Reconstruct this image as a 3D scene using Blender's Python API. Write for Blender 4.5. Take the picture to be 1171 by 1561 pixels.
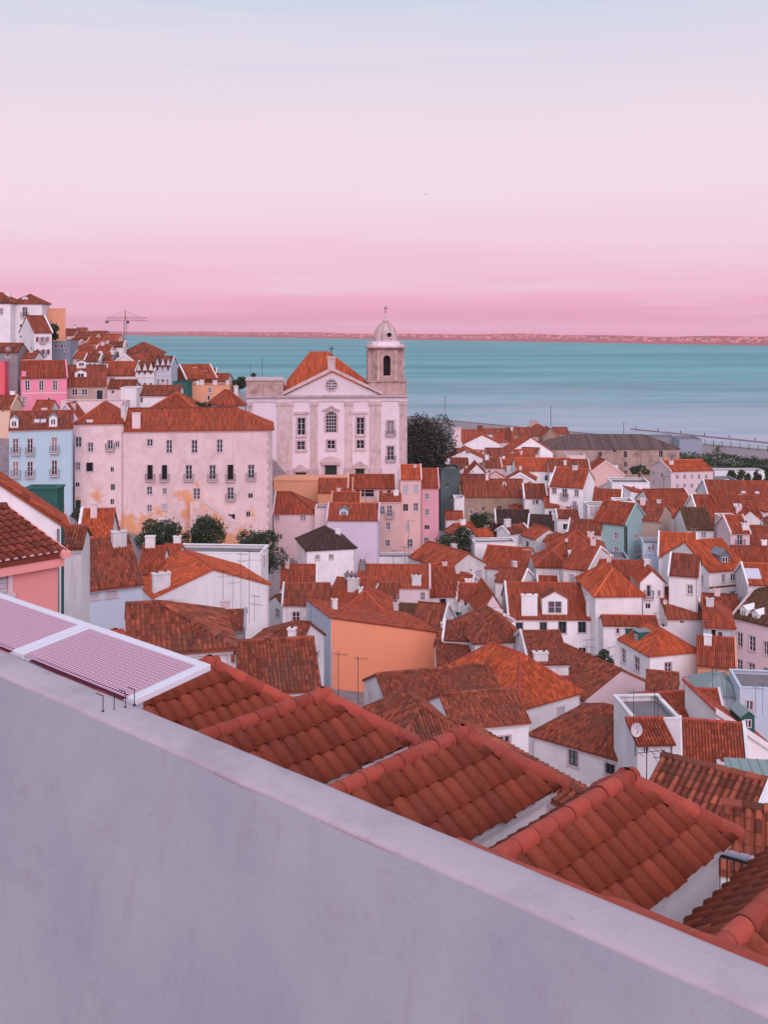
import bpy, math, random
from mathutils import Vector, Matrix
R = math.radians
random.seed(7)
for o in list(bpy.data.objects):
    bpy.data.objects.remove(o)
SC = bpy.context.scene
COL = SC.collection

# ---------------------------------------------------------------- camera
F, CX, HY, CZ = 1650.0, 585.5, 498.0, 60.0      # focal length in photo pixels, principal column, horizon row, eye height
cam_d = bpy.data.cameras.new('camera')
cam_d.sensor_fit = 'HORIZONTAL'; cam_d.sensor_width = 36.0
cam_d.lens = F / 1171.0 * 36.0
cam_d.shift_y = -(780.5 - HY) / 1171.0
cam_d.clip_start = 0.1; cam_d.clip_end = 90000.0
cam = bpy.data.objects.new('camera', cam_d)
cam.location = (0, 0, CZ); cam.rotation_euler = (R(90), 0, 0)
COL.objects.link(cam); SC.camera = cam

def srgb(r, g, b):
    f = lambda c: (c / 255 / 12.92) if c <= 10 else ((c / 255 + .055) / 1.055) ** 2.4
    return (f(r), f(g), f(b), 1.0)

# ---------------------------------------------------------------- sky and sun
world = bpy.data.worlds.new('World'); SC.world = world
world.use_nodes = True
nt = world.node_tree; nt.nodes.clear()
tc = nt.nodes.new('ShaderNodeTexCoord')
sep = nt.nodes.new('ShaderNodeSeparateXYZ')
asn = nt.nodes.new('ShaderNodeMath'); asn.operation = 'ARCSINE'
mr = nt.nodes.new('ShaderNodeMapRange')
mr.inputs['From Min'].default_value = R(-10); mr.inputs['From Max'].default_value = R(90)
ramp = nt.nodes.new('ShaderNodeValToRGB')
stops = [(-10, (232, 166, 190)), (0, (236, 167, 192)), (.8, (237, 170, 196)), (2.4, (241, 188, 210)), (4.4, (243, 208, 225)), (6.8, (243, 218, 230)),
         (10.2, (240, 221, 232)), (13.9, (224, 217, 233)), (16.8, (205, 214, 233)), (26, (204, 214, 235)), (45, (204, 215, 237)), (90, (202, 214, 238))]
el = ramp.color_ramp.elements
while len(el) > 1: el.remove(el[-1])
for i, (a, c) in enumerate(stops):
    p = (a + 10) / 100.0
    e = el[0] if i == 0 else el.new(p)
    e.position = p; e.color = srgb(*c)
nz = nt.nodes.new('ShaderNodeTexNoise'); nz.inputs['Scale'].default_value = 2.2; nz.inputs['Detail'].default_value = 5
mpn = nt.nodes.new('ShaderNodeMapping'); mpn.inputs['Scale'].default_value = (1, 1, 22)
mad = nt.nodes.new('ShaderNodeMath'); mad.operation = 'MULTIPLY_ADD'; mad.inputs[1].default_value = .06; mad.inputs[2].default_value = -.03
add = nt.nodes.new('ShaderNodeMath'); add.operation = 'ADD'
bg = nt.nodes.new('ShaderNodeBackground'); bg.inputs['Strength'].default_value = 1.0
out = nt.nodes.new('ShaderNodeOutputWorld')
L = nt.links.new
L(tc.outputs['Generated'], sep.inputs[0]); L(sep.outputs['Z'], asn.inputs[0])
L(tc.outputs['Generated'], mpn.inputs[0]); L(mpn.outputs[0], nz.inputs['Vector'])
L(nz.outputs['Fac'], mad.inputs[0]); L(mad.outputs[0], add.inputs[0]); L(asn.outputs[0], add.inputs[1])
L(add.outputs[0], mr.inputs['Value']); L(mr.outputs[0], ramp.inputs[0])
nz2 = nt.nodes.new('ShaderNodeTexNoise'); nz2.inputs['Scale'].default_value = 3.0; nz2.inputs['Detail'].default_value = 7; nz2.inputs['Roughness'].default_value = .6
mpn2 = nt.nodes.new('ShaderNodeMapping'); mpn2.inputs['Scale'].default_value = (.8, .8, 16); L(tc.outputs['Generated'], mpn2.inputs[0]); L(mpn2.outputs[0], nz2.inputs['Vector'])
mr2 = nt.nodes.new('ShaderNodeMapRange'); mr2.inputs['From Min'].default_value = .48; mr2.inputs['From Max'].default_value = .75; mr2.inputs['To Max'].default_value = .4; L(nz2.outputs['Fac'], mr2.inputs['Value'])
wisp = nt.nodes.new('ShaderNodeMix'); wisp.data_type = 'RGBA'; wisp.inputs[7].default_value = srgb(244, 226, 234)
L(mr2.outputs[0], wisp.inputs[0]); L(ramp.outputs[0], wisp.inputs[6])          # faint high cirrus
L(wisp.outputs[2], bg.inputs['Color']); L(bg.outputs[0], out.inputs['Surface'])

sun_d = bpy.data.lights.new('sun', 'SUN'); sun_d.energy = 2.0; sun_d.angle = R(50); sun_d.color = (1.0, .76, .84)
sun = bpy.data.objects.new('sun', sun_d); COL.objects.link(sun)
to_sun = Vector((.14, -.80, .52)).normalized()       # low, behind the camera and to the right
sun.rotation_euler = to_sun.to_track_quat('Z', 'Y').to_euler()
sun.location = (60, -80, 120)
SC.view_settings.view_transform = 'Standard'; SC.view_settings.look = 'None'
SC.view_settings.exposure = 0.0; SC.view_settings.gamma = 1.0
SC.view_settings.use_curve_mapping = False
SC.cycles.max_bounces = 6; SC.cycles.diffuse_bounces = 4; SC.cycles.glossy_bounces = 2
SC.cycles.transmission_bounces = 2; SC.cycles.transparent_max_bounces = 4; SC.cycles.volume_bounces = 0
SC.cycles.use_denoising = True

# ---------------------------------------------------------------- materials
MATS = {}
def _mat(name):
    m = bpy.data.materials.new(name); m.use_nodes = True
    n = m.node_tree; b = n.nodes['Principled BSDF']
    return m, n, b
def N(n, t, **kw):
    x = n.nodes.new(t)
    for k, v in kw.items():
        if hasattr(x, k): setattr(x, k, v)
        else: x.inputs[k].default_value = v
    return x
def scale_col(c, f): return (c[0] * f, c[1] * f, c[2] * f, 1)
def mixrgb(n, fac, a, b, mode='MIX'):
    x = n.nodes.new('ShaderNodeMix'); x.data_type = 'RGBA'; x.blend_type = mode
    for sock, v in ((x.inputs[0], fac), (x.inputs[6], a), (x.inputs[7], b)):
        if hasattr(v, 'is_output'): n.links.new(v, sock)
        else: sock.default_value = v
    return x.outputs[2]
def plain(name, col, rough=.8, metal=0.0, spec=.3):
    m, n, b = _mat(name)
    b.inputs['Base Color'].default_value = col; b.inputs['Roughness'].default_value = rough
    b.inputs['Metallic'].default_value = metal; b.inputs['Specular IOR Level'].default_value = spec
    MATS[name] = m; return m
def plaster(name, col, dirt=.25, dirt_col=None, scale=.35, patch=None, patch_amt=.5, damp=None):
    """lime plaster: mottled tone, rain streaks, some grime, optional bare patches"""
    m, n, b = _mat(name)
    tcd = N(n, 'ShaderNodeTexCoord'); geo = N(n, 'ShaderNodeNewGeometry'); oi = N(n, 'ShaderNodeObjectInfo')
    n1 = N(n, 'ShaderNodeTexNoise', Scale=scale, Detail=6.0, Roughness=.62)
    n.links.new(geo.outputs['Position'], n1.inputs['Vector'])
    mp = N(n, 'ShaderNodeMapping'); mp.inputs['Scale'].default_value = (1.6, 1.6, .16)
    n.links.new(geo.outputs['Position'], mp.inputs[0])
    n2 = N(n, 'ShaderNodeTexNoise', Scale=1.1, Detail=5.0, Roughness=.65)
    n.links.new(mp.outputs[0], n2.inputs['Vector'])
    r1 = N(n, 'ShaderNodeMapRange'); r1.inputs['From Min'].default_value = .45; r1.inputs['From Max'].default_value = .75
    n.links.new(n1.outputs['Fac'], r1.inputs['Value'])
    r2 = N(n, 'ShaderNodeMapRange'); r2.inputs['From Min'].default_value = .5; r2.inputs['From Max'].default_value = .8
    n.links.new(n2.outputs['Fac'], r2.inputs['Value'])
    mx = N(n, 'ShaderNodeMath', operation='MAXIMUM')
    n.links.new(r1.outputs[0], mx.inputs[0]); n.links.new(r2.outputs[0], mx.inputs[1])
    ml = N(n, 'ShaderNodeMath', operation='MULTIPLY'); ml.inputs[1].default_value = dirt
    n.links.new(mx.outputs[0], ml.inputs[0])
    dc = dirt_col or (col[0] * .55, col[1] * .5, col[2] * .52, 1)
    base = mixrgb(n, ml.outputs[0], col, dc)
    ro = N(n, 'ShaderNodeMapRange'); ro.inputs['To Min'].default_value = .86; ro.inputs['To Max'].default_value = 1.08
    n.links.new(oi.outputs['Random'], ro.inputs['Value'])
    cr = N(n, 'ShaderNodeCombineColor')
    for i in range(3): n.links.new(ro.outputs[0], cr.inputs[i])
    base = mixrgb(n, 1.0, base, cr.outputs[0], 'MULTIPLY')
    if patch:
        n3 = N(n, 'ShaderNodeTexNoise', Scale=.2, Detail=8.0, Roughness=.7)
        n.links.new(geo.outputs['Position'], n3.inputs['Vector'])
        if damp:      # plaster lets go first near the foot of the wall
            sz = N(n, 'ShaderNodeSeparateXYZ'); n.links.new(geo.outputs['Position'], sz.inputs[0])
            rz_ = N(n, 'ShaderNodeMapRange'); rz_.inputs['From Min'].default_value = damp[0]; rz_.inputs['From Max'].default_value = damp[1]; rz_.inputs['To Min'].default_value = .12; rz_.inputs['To Max'].default_value = -.09
            n.links.new(sz.outputs['Z'], rz_.inputs['Value']); ap = N(n, 'ShaderNodeMath', operation='ADD'); n.links.new(n3.outputs['Fac'], ap.inputs[0]); n.links.new(rz_.outputs[0], ap.inputs[1]); n3 = ap
        r3 = N(n, 'ShaderNodeMapRange'); r3.inputs['From Min'].default_value = 1 - patch_amt; r3.inputs['From Max'].default_value = 1 - patch_amt + .06
        n.links.new(n3.outputs[0], r3.inputs['Value'])
        base = mixrgb(n, r3.outputs[0], base, patch)
    n.links.new(base, b.inputs['Base Color'])
    b.inputs['Roughness'].default_value = .9; b.inputs['Specular IOR Level'].default_value = .15
    nb = N(n, 'ShaderNodeTexNoise', Scale=9.0, Detail=4.0)
    n.links.new(geo.outputs['Position'], nb.inputs['Vector'])
    bp = N(n, 'ShaderNodeBump', Strength=.25, Distance=.03)
    n.links.new(nb.outputs['Fac'], bp.inputs['Height']); n.links.new(bp.outputs[0], b.inputs['Normal'])
    MATS[name] = m; return m
def tilemat(name, col, col2, lichen, lich_amt=.35, rough=.85, scale=1.0, jitter=.35, speck=0):
    """fired clay: each piece its own tone, blotches of lichen and soot"""
    m, n, b = _mat(name)
    geo = N(n, 'ShaderNodeNewGeometry'); oi = N(n, 'ShaderNodeObjectInfo')
    ad = N(n, 'ShaderNodeMath', operation='ADD'); fr = N(n, 'ShaderNodeMath', operation='FRACT')
    n.links.new(geo.outputs['Random Per Island'], ad.inputs[0]); n.links.new(oi.outputs['Random'], ad.inputs[1]); n.links.new(ad.outputs[0], fr.inputs[0])
    base = mixrgb(n, fr.outputs[0], col, col2)
    r0 = N(n, 'ShaderNodeMapRange'); r0.inputs['To Min'].default_value = 1 - jitter; r0.inputs['To Max'].default_value = 1 + jitter
    fr2 = N(n, 'ShaderNodeMath', operation='MULTIPLY'); fr2.inputs[1].default_value = 7.31
    fr3 = N(n, 'ShaderNodeMath', operation='FRACT')
    n.links.new(fr.outputs[0], fr2.inputs[0]); n.links.new(fr2.outputs[0], fr3.inputs[0]); n.links.new(fr3.outputs[0], r0.inputs['Value'])
    cc = N(n, 'ShaderNodeCombineColor')
    for i in range(3): n.links.new(r0.outputs[0], cc.inputs[i])
    base = mixrgb(n, 1.0, base, cc.outputs[0], 'MULTIPLY')
    n1 = N(n, 'ShaderNodeTexNoise', Scale=.5 * scale, Detail=7.0, Roughness=.7)
    n.links.new(geo.outputs['Position'], n1.inputs['Vector'])
    r1 = N(n, 'ShaderNodeMapRange'); r1.inputs['From Min'].default_value = .48; r1.inputs['From Max'].default_value = .72; r1.inputs['To Max'].default_value = lich_amt
    n.links.new(n1.outputs['Fac'], r1.inputs['Value'])
    base = mixrgb(n, r1.outputs[0], base, lichen)
    n2 = N(n, 'ShaderNodeTexNoise', Scale=14.0 * scale, Detail=5.0, Roughness=.7)
    n.links.new(geo.outputs['Position'], n2.inputs['Vector'])
    r2 = N(n, 'ShaderNodeMapRange'); r2.inputs['To Min'].default_value = .78; r2.inputs['To Max'].default_value = 1.2
    n.links.new(n2.outputs['Fac'], r2.inputs['Value'])
    c2 = N(n, 'ShaderNodeCombineColor')
    for i in range(3): n.links.new(r2.outputs[0], c2.inputs[i])
    base = mixrgb(n, 1.0, base, c2.outputs[0], 'MULTIPLY')
    if speck:
        n5 = N(n, 'ShaderNodeTexNoise', Scale=26.0, Detail=6.0, Roughness=.75); n.links.new(geo.outputs['Position'], n5.inputs['Vector'])
        r5 = N(n, 'ShaderNodeMapRange'); r5.inputs['From Min'].default_value = .60; r5.inputs['From Max'].default_value = .68; r5.inputs['To Max'].default_value = speck; n.links.new(n5.outputs['Fac'], r5.inputs['Value'])
        base = mixrgb(n, r5.outputs[0], base, srgb(172, 140, 126))
        n6 = N(n, 'ShaderNodeTexNoise', Scale=5.0, Detail=7.0, Roughness=.7); n.links.new(geo.outputs['Position'], n6.inputs['Vector'])
        r6 = N(n, 'ShaderNodeMapRange'); r6.inputs['From Min'].default_value = .55; r6.inputs['From Max'].default_value = .7; r6.inputs['To Max'].default_value = .5; n.links.new(n6.outputs['Fac'], r6.inputs['Value'])
        base = mixrgb(n, r6.outputs[0], base, srgb(88, 54, 46))
    n.links.new(base, b.inputs['Base Color'])
    b.inputs['Roughness'].default_value = rough; b.inputs['Specular IOR Level'].default_value = .2
    bp = N(n, 'ShaderNodeBump', Strength=.2, Distance=.01)
    n.links.new(n2.outputs['Fac'], bp.inputs['Height']); n.links.new(bp.outputs[0], b.inputs['Normal'])
    MATS[name] = m; return m

WHITE = (.80, .77, .79, 1)
plaster('white', WHITE, .5, dirt_col=srgb(150, 138, 140))
plaster('whiteclean', (.88, .85, .87, 1), .34, dirt_col=srgb(168, 156, 158))
plaster('lilac', srgb(218, 204, 222), .2)
plaster('palepink', srgb(230, 192, 188), .22)
plaster('pinkwhite', srgb(228, 205, 208), .22)
plaster('pink', srgb(236, 146, 172), .18)
plaster('pink2', srgb(226, 166, 178), .2)
plaster('coral', srgb(238, 112, 124), .15)
plaster('peach', srgb(228, 164, 132), .25)
plaster('orange', srgb(248, 162, 126), .14)
plaster('salmon', srgb(236, 158, 154), .12, scale=.8)
plaster('cream', srgb(224, 192, 168), .25)
plaster('blue', srgb(178, 205, 217), .22)
plaster('paleblue', srgb(196, 206, 220), .2)
plaster('teal', srgb(158, 188, 190), .2)
plaster('bluegrey', srgb(150, 160, 175), .25)
plaster('beige', srgb(196, 172, 160), .35)
plaster('stone', srgb(172, 146, 130), .6, dirt_col=srgb(96, 80, 72))
plaster('brownred', srgb(128, 74, 60), .4)
plaster('green', srgb(58, 104, 98), .35)
plaster('tealgrey', srgb(96, 112, 112), .6, dirt_col=srgb(52, 62, 62))
plaster('grey', srgb(150, 144, 150), .4)
plaster('stained', srgb(190, 162, 152), .95, dirt_col=srgb(92, 78, 76), scale=.3)
plaster('palazzo', srgb(230, 205, 205), .48, dirt_col=srgb(176, 140, 140), scale=.5, patch=srgb(222, 160, 124), patch_amt=.42, damp=(27, 40))
plaster('limestone', srgb(210, 188, 190), .6, dirt_col=srgb(140, 116, 116), scale=.7)
plaster('towerstone', srgb(198, 168, 164), .85, dirt_col=srgb(120, 92, 90), scale=.8)
plaster('churchwhite', srgb(232, 218, 226), .2, dirt_col=srgb(180, 158, 168))
plaster('concrete', srgb(128, 120, 124), .4)
plaster('rubble', srgb(120, 104, 94), .8, dirt_col=srgb(60, 54, 48), scale=1.5)
tilemat('red', srgb(172, 85, 59), srgb(140, 66, 48), srgb(128, 88, 78), .55)
tilemat('orangetile', srgb(196, 96, 60), srgb(168, 78, 52), srgb(128, 84, 72), .5)
tilemat('brown', srgb(158, 82, 61), srgb(122, 66, 53), srgb(100, 78, 70), .6, jitter=.42)
tilemat('dark', srgb(86, 62, 58), srgb(70, 52, 50), srgb(66, 60, 54), .6)
tilemat('moss', srgb(108, 76, 56), srgb(90, 62, 50), srgb(80, 72, 52), .65)
tilemat('greytile', srgb(112, 90, 86), srgb(98, 80, 78), srgb(78, 68, 66), .5)
tilemat('neartile', srgb(146, 70, 50), srgb(128, 61, 45), srgb(116, 66, 54), .5, rough=.75, jitter=.17, speck=.4)
tilemat('captile', srgb(174, 78, 64), srgb(160, 71, 58), srgb(160, 88, 82), .5, rough=.75, jitter=.2, speck=.4)
tilemat('canaltile', srgb(134, 64, 48), srgb(114, 56, 46), srgb(88, 56, 48), .5, rough=.75, jitter=.25, speck=.4)
m, n, b = _mat('glass'); oi = N(n, 'ShaderNodeObjectInfo'); rp = N(n, 'ShaderNodeValToRGB'); rp.color_ramp.interpolation = 'CONSTANT'
rp.color_ramp.elements[0].color = srgb(40, 38, 48); rp.color_ramp.elements[1].position = .45; rp.color_ramp.elements[1].color = srgb(58, 54, 64)
for p_, c_ in ((.68, (92, 86, 96)), (.84, (140, 130, 138))): e_ = rp.color_ramp.elements.new(p_); e_.color = srgb(*c_)
n.links.new(oi.outputs['Random'], rp.inputs[0]); n.links.new(rp.outputs[0], b.inputs['Base Color']); b.inputs['Roughness'].default_value = .12; b.inputs['Specular IOR Level'].default_value = .5; MATS['glass'] = m
plain('frame', srgb(214, 204, 210), .6)
plain('greenframe', srgb(64, 84, 80), .6)
plain('doorgreen', srgb(40, 52, 52), .6)
plain('dark_hole', srgb(38, 32, 38), .95)
plain('iron', srgb(58, 54, 62), .6, .3)
plain('zinc', srgb(128, 132, 142), .45, .4)
plain('greenmetal', srgb(134, 150, 150), .5, .1)
plain('shutter', srgb(186, 182, 194), .7)
plain('whitepaint', srgb(214, 212, 222), .55)
plain('trim', srgb(206, 186, 190), .85)
plain('dish', srgb(216, 206, 212), .5)
plain('mortar', srgb(222, 190, 190), .9)
plain('bark', srgb(74, 58, 50), .95)
plain('skylight', srgb(198, 196, 210), .25, spec=.6)
plain('tarp', srgb(160, 154, 170), .6)

# ---------------------------------------------------------------- mesh helpers
class MB:
    """collects faces; build() links them as one mesh object"""
    def __init__(s): s.v = []; s.f = []; s.m = []
    def face(s, pts, mi=0):
        k = len(s.v); s.v += [tuple(p) for p in pts]; s.f.append(tuple(range(k, k + len(pts)))); s.m.append(mi)
    def box(s, x0, x1, y0, y1, z0, z1, mi=0):
        k = len(s.v)
        s.v += [(x0, y0, z0), (x1, y0, z0), (x1, y1, z0), (x0, y1, z0), (x0, y0, z1), (x1, y0, z1), (x1, y1, z1), (x0, y1, z1)]
        for q in ((0, 3, 2, 1), (4, 5, 6, 7), (0, 1, 5, 4), (1, 2, 6, 5), (2, 3, 7, 6), (3, 0, 4, 7)):
            s.f.append(tuple(k + i for i in q)); s.m.append(mi)
    def prism(s, poly, y0, y1, mi=0):
        """poly: (x, z) outline counter-clockwise seen from -y, extruded along y"""
        n = len(poly); k = len(s.v)
        s.v += [(x, y0, z) for x, z in poly] + [(x, y1, z) for x, z in poly]
        s.f.append(tuple(k + i for i in range(n))); s.m.append(mi)
        s.f.append(tuple(k + n + i for i in reversed(range(n)))); s.m.append(mi)
        for i in range(n):
            j = (i + 1) % n
            s.f.append((k + j, k + i, k + n + i, k + n + j)); s.m.append(mi)
    def tube(s, a, b, r0, r1=None, n=6, mi=0, cap=True):
        r1 = r0 if r1 is None else r1
        a = Vector(a); b = Vector(b); d = (b - a).normalized()
        u = d.orthogonal().normalized(); w = d.cross(u); k = len(s.v)
        for c, r in ((a, r0), (b, r1)):
            for i in range(n):
                t = 2 * math.pi * i / n
                s.v.append(tuple(c + (u * math.cos(t) + w * math.sin(t)) * r))
        for i in range(n):
            j = (i + 1) % n
            s.f.append((k + i, k + j, k + n + j, k + n + i)); s.m.append(mi)
        if cap:
            s.f.append(tuple(k + i for i in reversed(range(n)))); s.m.append(mi)
            s.f.append(tuple(k + n + i for i in range(n))); s.m.append(mi)
    def lathe(s, prof, n=16, c=(0, 0), mi=0):
        """prof: (r, z) from bottom to top"""
        k = len(s.v)
        for r, z in prof:
            for i in range(n):
                t = 2 * math.pi * i / n
                s.v.append((c[0] + r * math.cos(t), c[1] + r * math.sin(t), z))
        for q in range(len(prof) - 1):
            for i in range(n):
                j = (i + 1) % n
                s.f.append((k + q * n + i, k + q * n + j, k + (q + 1) * n + j, k + (q + 1) * n + i)); s.m.append(mi)
    def mesh(s, name, mats, smooth=False):
        me = bpy.data.meshes.new(name); me.from_pydata(s.v, [], s.f)
        for m in ([mats] if isinstance(mats, str) else mats): me.materials.append(MATS[m])
        if len(me.materials) > 1: me.polygons.foreach_set('material_index', s.m)
        if smooth: me.polygons.foreach_set('use_smooth', [True] * len(s.f))
        me.update(); return me
    def build(s, name, mats, parent=None, loc=(0, 0, 0), rz=0, smooth=False):
        return link(name, s.mesh(name, mats, smooth), parent, loc, rz)
def link(name, me, parent=None, loc=(0, 0, 0), rz=0, scale=None):
    o = bpy.data.objects.new(name, me); COL.objects.link(o)
    o.location = loc
    if rz: o.rotation_euler = (0, 0, rz)
    if scale: o.scale = scale
    if parent is not None: o.parent = parent
    return o
def tag(o, label, cat, group=None):
    o['label'] = label; o['category'] = cat
    if group: o['group'] = group
    return o
def empty(name, loc, rz=0):
    o = bpy.data.objects.new(name, None); COL.objects.link(o)
    o.location = loc; o.rotation_euler = (0, 0, rz); o.empty_display_size = .5
    return o
def P(x, y, Y):
    """the point seen at photo pixel (x, y) at distance Y along the view axis"""
    return Vector(((x - CX) / F * Y, Y, CZ - (y - HY) / F * Y))

class Frame:
    """a vertical wall plane: origin at the left end, e along the wall, b into the building"""
    def __init__(s, x, Y, phi):
        s.X = (x - CX) / F * Y; s.Y = Y; s.phi = R(phi)
        s.c = math.cos(s.phi); s.s = math.sin(s.phi)
    def uv(s, px, py, off=0.0):
        dx, dz = (px - CX) / F, -(py - HY) / F
        nb = (-s.s, s.c)
        lam = (s.X * nb[0] + s.Y * nb[1] + off) / (dx * nb[0] + nb[1])
        x, y = lam * dx - s.X, lam - s.Y
        return x * s.c + y * s.s, CZ + lam * dz
    def uvside(s, px, py, t):
        dx, dz = (px - CX) / F, -(py - HY) / F
        lam = (s.X * s.c + s.Y * s.s + t) / (dx * s.c + s.s)
        x, y = lam * dx - s.X, lam - s.Y
        return -x * s.s + y * s.c, CZ + lam * dz
    def pt(s, t, d): return (s.X + t * s.c - d * s.s, s.Y + t * s.s + d * s.c)
# ---------------------------------------------------------------- roofs and tiles
def tile_strips(mb, poly, pitch, row, seg, hh, wid=.7, lift=.02):
    """half-round cover tiles laid in columns up one roof slope; poly[0] -> poly[1] is its eave"""
    p = [Vector(q) for q in poly]
    e = (p[1] - p[0]); L_ = e.length
    if L_ < .3: return
    e /= L_
    nrm = None
    for q in p[2:]:
        c = e.cross(q - p[0])
        if c.length > 1e-3: nrm = c.normalized(); break
    if nrm is None: return
    if nrm.z < 0: nrm = -nrm
    up = nrm.cross(e)
    if up.z < 0: up = -up
    q2 = [((q - p[0]).dot(e), (q - p[0]).dot(up)) for q in p]
    n = max(1, int(round((max(a for a, b in q2) - min(a for a, b in q2)) / pitch)))
    a0 = min(a for a, b in q2); pw = (max(a for a, b in q2) - a0) / n
    cs = [(-math.cos(math.pi * i / seg) * pw * wid / 2, math.sin(math.pi * i / seg) * hh) for i in range(seg + 1)]
    for c in range(n):
        ac = a0 + (c + .5) * pw; hits = []
        for i in range(len(q2)):
            (x1, y1), (x2, y2) = q2[i], q2[(i + 1) % len(q2)]
            if (x1 - ac) * (x2 - ac) <= 0 and abs(x2 - x1) > 1e-6:
                hits.append(y1 + (y2 - y1) * (ac - x1) / (x2 - x1))
        if len(hits) < 2: continue
        b0, b1 = min(hits), max(hits)
        if b1 - b0 < .12: continue
        b0 -= .05
        k = max(1, int(round((b1 - b0) / row))) if row else 1
        for r_ in range(k):
            u0, u1 = b0 + (b1 - b0) * r_ / k, b0 + (b1 - b0) * (r_ + 1) / k
            base = len(mb.v); jx = random.uniform(-.012, .012) if row else 0; jl = random.uniform(.6, 1.5) * lift if row else 0
            for u, lf in ((u0, jl + .012), (u1, .008)):
                for ca, ch in cs:
                    mb.v.append(tuple(p[0] + e * (ac + ca + jx) + up * u + nrm * (ch + lf)))
            m = seg + 1
            for i in range(seg):
                mb.f.append((base + i, base + i + 1, base + m + i + 1, base + m + i)); mb.m.append(0)
            mb.f.append(tuple(base + i for i in range(m))); mb.m.append(0)

def ridge_caps(mb, segs, r, piece):
    for a, b in segs:
        a = Vector(a); b = Vector(b); d = b - a; ln = d.length
        if ln < .2: continue
        d /= ln; side = d.cross(Vector((0, 0, 1)))
        if side.length < 1e-3: continue
        side.normalize(); upv = side.cross(d)
        k = max(1, int(round(ln / piece))) if piece else 1
        for i in range(k):
            base = len(mb.v)
            for u, rr in ((ln * i / k, r * 1.12), (ln * (i + 1) / k, r * .95)):
                for j in range(6):
                    t = math.pi * (j / 5 * 1.3 - .15)
                    mb.v.append(tuple(a + d * u + side * (-math.cos(t) * rr) + upv * (math.sin(t) * rr * .8 + .02)))
            for j in range(5):
                mb.f.append((base + j, base + j + 1, base + 6 + j + 1, base + 6 + j)); mb.m.append(0)
            mb.f.append(tuple(base + j for j in range(6))); mb.m.append(0)
            mb.f.append(tuple(base + 6 + j for j in range(6))); mb.m.append(0)

def roof_shape(kind, w, d, h, r, o, ov):
    """slopes, ridge lines, a height function and gable outlines, in house coordinates"""
    slopes, ridges, gab = [], [], []
    if kind in ('gx', 'hip', 'hipL', 'hipR') and not (kind == 'hip' and w < d):
        k = r / (d / 2); ze = h - o * k; zr = h + r
        hl = kind in ('hip', 'hipL'); hr = kind in ('hip', 'hipR')
        lx, rx = (-o if hl else -ov), (w + o if hr else w + ov)
        ins = min(d / 2, w / 2 if kind == 'hip' else w * .8)
        ra, rb = (ins if hl else -ov), (w - ins if hr else w + ov)
        A, B = (ra, d / 2, zr), (rb, d / 2, zr)
        slopes.append([(lx, -o, ze), (rx, -o, ze), B, A]); slopes.append([(rx, d + o, ze), (lx, d + o, ze), A, B])
        if hl: slopes.append([(lx, d + o, ze), (lx, -o, ze), A]); ridges += [((lx, -o, ze), A), ((lx, d + o, ze), A)]
        else: gab.append('L')
        if hr: slopes.append([(rx, -o, ze), (rx, d + o, ze), B]); ridges += [((rx, -o, ze), B), ((rx, d + o, ze), B)]
        else: gab.append('R')
        ridges.append((A, B))
        def zf(t, s):
            z = h + min(s, d - s) * k
            if hl: z = min(z, h + t * r / ins)
            if hr: z = min(z, h + (w - t) * r / ins)
            return z
    elif kind == 'hip':
        k = r / (w / 2); ze = h - o * k; zr = h + r
        A, B = (w / 2, w / 2, zr), (w / 2, d - w / 2, zr)
        c = [(-o, -o, ze), (w + o, -o, ze), (w + o, d + o, ze), (-o, d + o, ze)]
        slopes = [[c[0], c[1], A], [c[1], c[2], B, A], [c[2], c[3], B], [c[3], c[0], A, B]]
        ridges = [(c[0], A), (c[1], A), (c[2], B), (c[3], B), (A, B)]
        zf = lambda t, s: h + min(t, w - t, s, d - s) * k
    elif kind == 'gy':
        k = r / (w / 2); ze = h - o * k; zr = h + r
        A, B = (w / 2, -ov, zr), (w / 2, d + ov, zr)
        slopes = [[(-o, d + ov, ze), (-o, -ov, ze), A, B], [(w + o, -ov, ze), (w + o, d + ov, ze), B, A]]
        ridges = [(A, B)]; gab = ['F', 'B']
        zf = lambda t, s: h + min(t, w - t) * k
    elif kind == 'shedR':
        k = r / w
        slopes = [[(w + o, -ov, h - r - o * k), (w + o, d + ov, h - r - o * k), (-ov, d + ov, h + ov * k), (-ov, -ov, h + ov * k)]]
        ridges = [((-ov, -ov, h + ov * k), (-ov, d + ov, h + ov * k))]; gab = ['S']
        zf = lambda t, s: h - t * k
    elif kind == 'shedF':                      # low at the front, high at the back
        k = r / d
        slopes = [[(-ov, -o, h - o * k), (w + ov, -o, h - o * k), (w + ov, d, h + r), (-ov, d, h + r)]]
        ridges = [((-ov, d, h + r), (w + ov, d, h + r))]; gab = ['T']
        zf = lambda t, s: h + s * k
    else:
        zf = lambda t, s: h - .35
    return slopes, ridges, zf, gab

def wall_face(mb, fn, inn, ln, z0, z1, ops, rev=.2):
    """a rectangular wall with real openings and their reveals"""
    us = sorted({0, ln} | {o[0] for o in ops} | {o[1] for o in ops}); zs = sorted({z0, z1} | {o[2] for o in ops} | {o[3] for o in ops})
    for i in range(len(us) - 1):
        for j in range(len(zs) - 1):
            uc, zc = (us[i] + us[i + 1]) / 2, (zs[j] + zs[j + 1]) / 2
            if any(o[0] < uc < o[1] and o[2] < zc < o[3] for o in ops): continue
            mb.face([fn(us[i], zs[j]), fn(us[i + 1], zs[j]), fn(us[i + 1], zs[j + 1]), fn(us[i], zs[j + 1])])
    iv = Vector(inn) * rev
    for u0, u1, a, b in ops:
        q = [Vector(fn(u0, a)), Vector(fn(u1, a)), Vector(fn(u1, b)), Vector(fn(u0, b))]
        for i in range(4):
            mb.face([q[i], q[(i + 1) % 4], q[(i + 1) % 4] + iv, q[i] + iv])

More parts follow.
